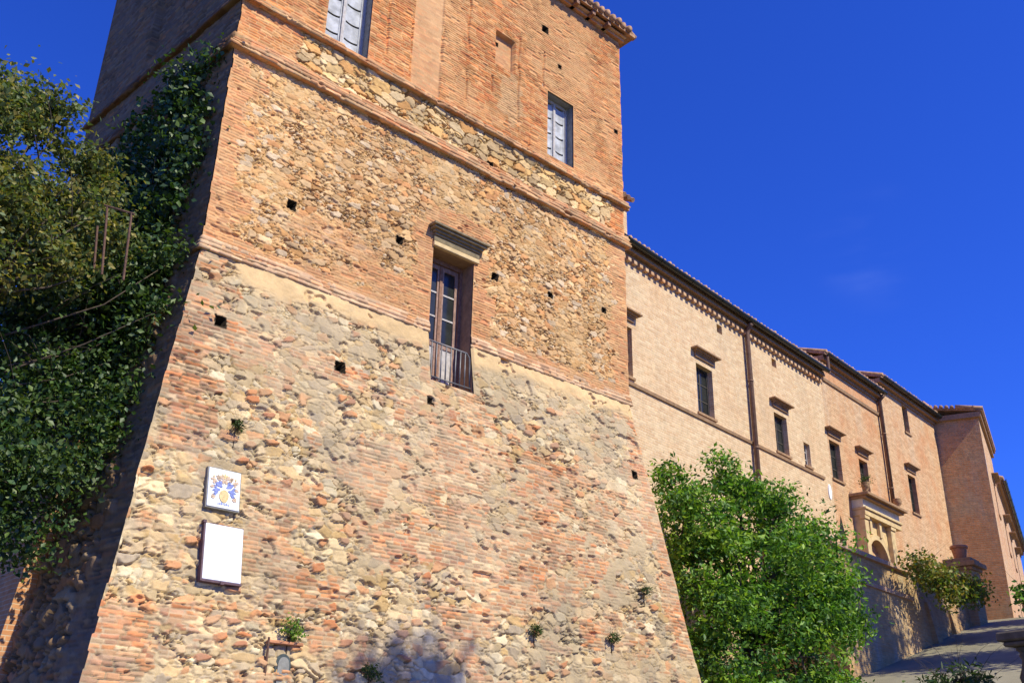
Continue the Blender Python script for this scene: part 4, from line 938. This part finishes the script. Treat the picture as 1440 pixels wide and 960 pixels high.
m = MB(); m.box(-.10, 3.6, -.21, .21, 1.03, 1.14); m.box(-.06, 3.6, -.16, .16, .97, 1.028); m.build('handrail', M_BAL, bal, bevel=.02)
bprof = [(.10, .38), (.10, .43), (.06, .46), (.10, .56), (.115, .62), (.07, .74), (.055, .82), (.08, .87), (.06, .90), (.10, .93), (.10, .972)]
for k in range(10): MB().lathe(bprof, (.13 + k * .34, 0, 0), 14).build('baluster', M_BAL, bal, smooth=True)
pot('terracotta_pot', 'terracotta pot on the balustrade at the right edge', (BB[0] + .58, BB[1] - .14, .55 + 1.145), .5, 'terracotta pots')

# iron frame on the left bank
def iron_frame():
    a0, a1, b0, b1 = at(151, 290, 13.1), at(146, 372, 13.1), at(185, 300, 12.9), at(176, 380, 12.9); c0, c1 = at(137, 318, 13.6), at(135, 365, 13.6)
    fr = empty('iron_frame', 'rusty iron post frame standing among ivy beside the tower', 'frame', tuple(a1)); o_ = a1
    for p, q in ((a1, a0), (b1, b0), (c1, c0)): MB().tube([p - o_ - np.array([0, 0, .15]), q - o_], .017, 8).build('post', M_RUST, fr)
    MB().tube([a0 - o_ + (a0 - b0) * .12, b0 - o_ + (b0 - a0) * .12], .015, 8).build('crossbar', M_RUST, fr)
# ------------------------------------------------------------------ foliage
def leaves(name, blobs, n, size, cols, seed, mat, parent=None, clump=.22, per=26, up=.5, shell=.55, droop=0., aspect=.55):
    """leaf-sized folded quads gathered in clumps spread through the blobs' volume"""
    rg = np.random.RandomState(seed); blobs = [(np.array(c, float), np.array(r_, float)) for c, r_ in blobs]
    vol = np.array([np.prod(r_) ** (2 / 3.) for c, r_ in blobs]); vol /= vol.sum()
    nc = max(1, n // per); bi = rg.choice(len(blobs), nc, p=vol)
    d = rg.normal(size=(nc, 3)); d /= np.linalg.norm(d, axis=1)[:, None]; rad = (shell + (1 - shell) * rg.rand(nc)) ** .7 * (1 + .16 * rg.normal(size=nc))
    C_ = np.array([blobs[b][0] for b in bi]); R_ = np.array([blobs[b][1] for b in bi]); cc = C_ + R_ * d * rad[:, None]
    idx = np.repeat(np.arange(nc), per); m_ = len(idx)
    csz = clump * (.6 + .8 * rg.rand(nc)); p = cc[idx] + rg.normal(size=(m_, 3)) * csz[idx][:, None] * np.array([1, 1, .62])
    p[:, 2] -= droop * rg.rand(m_) ** 2
    nr = rg.normal(size=(m_, 3)) * .75 + d[idx] * .55 + np.array([0, 0, up]); nr /= np.linalg.norm(nr, axis=1)[:, None]
    a = np.cross(nr, rg.normal(size=(m_, 3))); a /= np.linalg.norm(a, axis=1)[:, None]; b = np.cross(nr, a)
    s_ = size * (.55 + .8 * rg.rand(m_))[:, None]
    tip = p + a * s_; base = p - a * s_ * .8; l = p + b * s_ * aspect + nr * s_ * .18; r_ = p - b * s_ * aspect + nr * s_ * .18
    V = np.stack([base, r_, tip, l], 1).reshape(-1, 3)
    k = np.arange(m_) * 4; F = np.concatenate([np.stack([k, k + 1, k + 2], 1), np.stack([k, k + 2, k + 3], 1)])
    cols = np.array(cols); ci = (rg.rand(nc) * len(cols)).astype(int); lc = cols[ci][idx]
    mx = rg.rand(m_) < .3; lc = np.where(mx[:, None], cols[(rg.rand(m_) * len(cols)).astype(int)], lc) * (.72 + .56 * rg.rand(m_))[:, None]
    return np_mesh(name, V, F, mat, parent, np.repeat(lc, 4, 0)), cc
def branches(name, base, targets, r0, mat, parent, seed, trunk=None):
    rnd = random.Random(seed); m_ = MB(); base = np.array(base, float)
    fork = np.array(trunk if trunk is not None else base + np.array([0, 0, 1.0]), float)
    mid = (base + fork) / 2 + np.array([rnd.uniform(-.1, .1), rnd.uniform(-.1, .1), 0])
    m_.tube([base - np.array([0, 0, .3]), base, mid, fork], [r0 * 1.5, r0 * 1.2, r0, r0 * .8], 10)
    for t_ in targets:
        t_ = np.array(t_, float); a = fork + (t_ - fork) * .35 + np.array([rnd.uniform(-.2, .2), rnd.uniform(-.2, .2), .12 * np.linalg.norm(t_ - fork)]); b = fork + (t_ - fork) * .7 + np.array([rnd.uniform(-.2, .2), rnd.uniform(-.2, .2), .05])
        m_.tube([fork - np.array([0, 0, .1]), a, b, t_], [r0 * .6, r0 * .42, r0 * .25, r0 * .08], 7)
        for q in range(3):
            s_ = a + (t_ - a) * rnd.uniform(.2, .8); e = s_ + np.array([rnd.uniform(-.7, .7), rnd.uniform(-.7, .7), rnd.uniform(-.1, .7)]); m_.tube([s_, (s_ + e) / 2 + np.array([0, 0, .08]), e], [r0 * .2, r0 * .12, r0 * .04], 5)
    return m_.build(name, mat, parent, smooth=True)
def lumps(blobs, seed, k=4, f=.5, core=.6):
    """break big blobs into separate leafy boughs with hollows between them"""
    rg = np.random.RandomState(seed); out = []
    for c, r_ in blobs:
        c = np.array(c, float); r_ = np.array(r_, float); out.append((c, r_ * core))
        for q in range(k):
            d = rg.normal(size=3); d /= np.linalg.norm(d); out.append((c + d * r_ * (.72 + .2 * rg.rand()), r_ * f * (.7 + .6 * rg.rand()) * np.array([1.15, 1.15, .75])))
    return out
def plant(name, label, cat, base, blobs, n, size, cols, seed, mat=None, trunk_r=.1, fork=None, group=None, bark=None, woody='trunk', leafy='crown', **kw):
    base = np.array(base, float); e = empty(name, label, cat, tuple(base), 0, group)
    bl = [(np.array(c) - base, r_) for c, r_ in blobs]
    o_, cc = leaves(leafy, bl, n, size, cols, seed, mat or M_LEAF, e, **kw)
    tg = [b[0] + np.array([0, 0, -.1]) for b in bl[::max(1, len(bl) // 14)]]
    rg = random.Random(seed); tg += [cc[rg.randrange(len(cc))] * .9 for _ in range(4)]
    branches(woody, (0, 0, 0), tg, trunk_r, bark or M_BARK, e, seed, None if fork is None else np.array(fork) - base)
    return e
G_BUSH = [(.12, .26, .028), (.07, .16, .022), (.18, .34, .034), (.045, .115, .018), (.27, .40, .045)]
G_TREE = [(.14, .17, .045), (.20, .19, .05), (.09, .13, .04), (.28, .23, .05), (.12, .16, .055)]
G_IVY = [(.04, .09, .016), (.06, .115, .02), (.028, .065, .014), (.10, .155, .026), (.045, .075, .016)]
G_VINE = [(.16, .22, .035), (.26, .25, .04), (.09, .15, .03), (.28, .20, .04)]
# big bush right of the tower
bu = []
for px, py, rp, rng in ((958, 690, 42, 22.8), (1012, 668, 36, 24.0), (985, 735, 62, 22.8), (1052, 725, 56, 24.2), (1108, 742, 50, 25.0), (1000, 800, 70, 22.6), (1075, 800, 74, 23.8), (1145, 795, 52, 24.8), (1000, 870, 66, 22.4), (1075, 860, 60, 23.2), (1150, 855, 52, 24.2),
                        (1188, 872, 34, 24.6), (985, 930, 50, 22.0), (1128, 915, 40, 23.6), (935, 668, 20, 22.6), (1165, 835, 40, 24.6), (1015, 950, 46, 22.0), (1068, 948, 36, 22.6), (1040, 690, 30, 24.2)):
    q = rp * rng / 1390.0; bu.append((at(px, py, rng), (q, q, q * .85)))
plant('leafy_bush', 'large bright green bush growing against the right foot of the tower', 'bush', (lambda p: np.array([p[0], p[1], 1.2]))(at(1040, 900, 23.6)), lumps(bu, 3, core=.82), 38000, .075, G_BUSH, 21, trunk_r=.13, fork=at(1050, 900, 23.6), clump=.17, per=20, shell=.6, droop=.12, aspect=.42)
plant('low_shrub', 'low leafy shrub at the foot of the retaining wall, under the bright bush', 'shrub', at(1130, 985, 23), [(at(1100, 972, 23), (.5, .5, .3)), (at(1150, 958, 23.5), (.5, .5, .3)), (at(1180, 965, 24), (.4, .4, .25))], 3000, .06, G_BUSH, 22, trunk_r=.03, woody='stem', leafy='foliage', clump=.16)

# ivy on the shaded side of the tower
def lw(y, z, off):   # point off the left side, y metres back from the corner
    o_ = TB * max(0, ZM1 - z); return np.array([XL + uL[0] * y - o_, D + uL[1] * y, z]) + np.array([nLh[0], nLh[1], 0]) * off
iv = []
for y, z, ry, rz, th in ((1.3, 9.9, .7, .9, .22), (2.2, 8.8, 1.2, 1.1, .3), (.9, 8.6, .55, .9, .18), (3.4, 9.6, .9, .8, .3), (1.6, 7.6, 1.0, .8, .35), (3.0, 7.9, 1.3, .9, .4), (4.6, 8.6, 1.0, 1.3, .4), (2.6, 10.5, .5, .5, .15), (1.0, 10.7, .45, .55, .12), (.6, 10.9, .3, .5, .1), (.55, 9.6, .35, .9, .12), (1.7, 10.9, .6, .5, .15), (1.3, 6.5, .8, .7, .4), (2.5, 6.5, 1.0, .9, .5), (3.9, 6.6, 1.2, 1.0, .6), (2.0, 5.4, .8, .8, .5), (5.2, 7.4, 1.0, 1.2, .6), (4.5, 10.2, .5, .5, .2)):
    iv.append((lw(y, z, th * .6), (th, ry, rz)))
ivb = lw(2.5, 3.0, .1); ivy = empty('ivy', 'dark climbing ivy over the shaded left side of the tower', 'ivy', tuple(ivb))
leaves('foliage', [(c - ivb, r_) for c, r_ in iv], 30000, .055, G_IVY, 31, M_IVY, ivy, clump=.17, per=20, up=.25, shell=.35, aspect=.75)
branches('stem', (0, 0, -.5), [c - ivb for c, r_ in iv[:9]], .05, M_TWIG, ivy, 5)
iron_frame()
# dense dark thicket in front of the left side
th = []
for px, py, rp, rng in ((60, 690, 36, 14.2), (20, 760, 30, 14.0), (175, 560, 26, 14.4), (60, 420, 80, 15.0), (150, 440, 60, 15.4), (30, 540, 80, 14.6), (115, 540, 70, 14.8), (185, 400, 48, 15.2), (225, 370, 36, 14.6), (10, 660, 80, 14.4), (90, 640, 48, 14.5), (40, 330, 70, 16.0), (185, 490, 40, 14.6), (-60, 480, 90, 15.4), (-60, 640, 90, 14.6), (240, 440, 26, 14.2), (120, 350, 60, 16.2), (140, 610, 34, 14.3), (-10, 740, 40, 14.2)):
    q = rp * rng / 1390.0; th.append((at(px, py, rng), (q, q, q * .85)))
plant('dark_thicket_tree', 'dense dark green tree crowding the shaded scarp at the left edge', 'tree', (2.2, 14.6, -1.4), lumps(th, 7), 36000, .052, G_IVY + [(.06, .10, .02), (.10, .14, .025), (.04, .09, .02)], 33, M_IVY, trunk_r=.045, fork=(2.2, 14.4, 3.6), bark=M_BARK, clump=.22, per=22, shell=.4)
# the sunlit olive-green tree behind
tr = []
for px, py, rp, rng in ((15, 155, 52, 14.0), (58, 180, 44, 14.1), (102, 222, 40, 14.2), (40, 260, 62, 13.8), (98, 290, 50, 14.0), (132, 325, 34, 14.1), (20, 345, 52, 13.6), (138, 262, 24, 14.2), (-50, 200, 80, 13.8), (-50, 330, 80, 13.6), (-40, 110, 50, 13.9), (90, 160, 18, 14.1), (70, 360, 40, 13.7)):
    q = rp * rng / 1390.0; tr.append((at(px, py, rng), (q, q, q * .9)))
plant('olive_green_tree', 'tall sunlit olive green tree behind the tower at the left edge', 'tree', (1.2, 12.6, -1.6), lumps(tr, 5), 26000, .05, G_TREE, 35, trunk_r=.06, fork=(2.2, 13.2, 5.0), bark=M_BARK, clump=.17, per=18, shell=.3)
# vines over the low wall and pier
vb = [(at(1292, 793, 30.5), (.35, .3, .22)), (at(1318, 808, 31.5), (.42, .35, .26)), (at(1345, 820, 32), (.5, .35, .32)), (at(1366, 828, 32.5), (.36, .3, .32)), (at(1332, 830, 31.2), (.36, .26, .28))]
plant('climbing_vine', 'yellow green vine hanging over the shaded wall below the end tower', 'vine', W(15.6, 2.2, 5.0), vb, 3600, .07, G_VINE, 41, trunk_r=.04, woody='stem', leafy='foliage', clump=.2, droop=.3)
plant('roadside_shrub', 'rounded grey green shrub at the crest of the road before the end range', 'shrub', W(24.0, 4.2, hz(24)), [(W(23.6, 4.3, 6.6), (.9, .9, .7)), (W(25.0, 4.6, 6.6), (1.2, 1, .8)), (W(26.4, 4.8, 6.5), (1, 1, .7)), (W(24.4, 4.8, 6.0), (1.2, 1, .5))], 5200, .07, [(.07, .12, .03), (.05, .09, .03), (.11, .15, .035)], 43, trunk_r=.05, woody='stem', leafy='foliage', clump=.2)
plant('balustrade_shrub', 'dark spiky shrub at the road edge in front of the balustrade', 'shrub', (12.9, 5.75, .3), [((12.7, 5.75, 1.05), (.35, .35, .3)), ((13.1, 5.85, 1.0), (.35, .3, .3))], 1500, .055, G_IVY, 45, M_IVY, trunk_r=.02, woody='stem', leafy='foliage', clump=.1, aspect=.25)
pc = np.array([BB[0] + .58, BB[1] - .14, .55 + 1.145 + .28])
plant('potted_plant', 'bright green plant spilling from the pot on the balustrade', 'plant', pc, [(pc + np.array([0, 0, .15]), (.24, .24, .16)), (pc + np.array([-.1, .05, .2]), (.16, .16, .14))], 900, .04, G_BUSH, 47, trunk_r=.012, woody='stem', leafy='foliage', clump=.07, fork=pc + np.array([0, 0, .08]))
pp = W(C0 + 1.55, .5, 8.965 + .34)
plant('urn_plant', 'small dark plant growing in the urn on the portal', 'plant', pp, [(pp + np.array([0, 0, .1]), (.12, .12, .13))], 260, .03, G_IVY, 48, trunk_r=.01, woody='stem', leafy='foliage', clump=.07, fork=pp + np.array([0, 0, .08]))
# far trees beyond the last range
for i, (x, y, z, r) in enumerate(((72, 30.4, 9.5, 2.6), (78, 29.6, 8.2, 3.0))):
    plant('far_tree', ['dark green tree beyond the end of the last range, the taller one', 'dark green tree beyond the end of the last range, the lower one'][i], 'tree', (x, y, 4.6), [((x, y, z), (r, r, r * 1.3)), ((x + 1, y - .5, z - 2), (r, r, r))], 3600, .2, G_IVY, 60 + i, trunk_r=.25, fork=(x, y, 6.5), clump=.5)
# weeds rooted in the scarp
rnd = random.Random(77)
for i, (x, z, k, lab) in enumerate(((7.0, 1.66, 1.3, 'bushy green plant growing on top of the little brick niche'), (11.6, 2.15, .7, 'green weed low in the middle of the scarp, right of the tree shade'), (13.5, 2.2, .75, 'green weed low on the scarp towards its right corner bricks'), (8.3, 1.2, 1.2, 'dark green weed at the very foot of the scarp, in tree shade'), (6.05, 4.42, .5, 'tiny green tuft by the left corner bricks, above the arms panel'), (14.6, 3.2, .5, 'thin weed climbing the right corner bricks of the scarp'))):
    y = D - TB * (ZM1 - z) - .05; c = np.array([x, y, z])
    plant('wall_weed', lab, 'weed', c, [(c + np.array([0, -.06, .06 * k]), (.11 * k, .07, .10 * k)), (c + np.array([.06 * k, -.05, -.02]), (.08 * k, .06, .07 * k))], int(300 * k), .022, G_BUSH if i == 0 else G_IVY + [(.07, .12, .03)], 100 + i, trunk_r=.006, woody='stem', leafy='foliage', clump=.035, per=10, fork=c + np.array([0, -.04, .03]), group='weeds growing out of the tower wall')
# trees standing outside the picture whose shade falls on the road, walls and scarp
def cypress(name, label, u, wd, h, r, seed):
    b = W(u, wd, hz(u)); bl = [(b + np.array([0, 0, h * k]), (r * f, r * f, h * .14)) for k, f in ((.15, .75), (.3, .95), (.45, 1.0), (.6, .9), (.75, .65), (.9, .35))]
    plant(name, label, 'tree', b, bl, 24000, .10, G_IVY, seed, trunk_r=.14, fork=b + np.array([0, 0, h * .5]), clump=.24, shell=.1, group='cypresses along the road')
cypress('cypress', 'slim dark cypress by the road, nearest to the balustrade', 11.4, 10.4, 15.6, 2.0, 201)
cypress('cypress', 'slim dark cypress by the road, second up from the balustrade', 16.0, 9.4, 12.2, 1.35, 202)
cypress('cypress', 'slim dark cypress by the road, highest up the slope', 19.4, 9.2, 11.0, 1.3, 203)
sd = sdir / sdir[2]
tb_ = np.array([8.9, 12.0, .9]) + sd * 17.0
plant('shade_tree', 'broad tree behind the viewer that shades the foot of the scarp', 'tree', (tb_[0] + 1.5, tb_[1], -1.8), [((tb_[0], tb_[1], tb_[2] - .3), (1.2, 1.0, .8)), ((tb_[0] + 1.2, tb_[1] - .6, tb_[2] - 1.3), (1.2, 1.0, .8)), ((tb_[0] + 2.2, tb_[1] - .6, tb_[2] - 1.6), (1.1, 1, .7)), ((tb_[0] - .9, tb_[1], tb_[2] - 1.3), (.8, .8, .6))], 7000, .1, G_TREE, 205, trunk_r=.2, fork=(tb_[0] + 1.2, tb_[1], tb_[2] - 3), clump=.25)
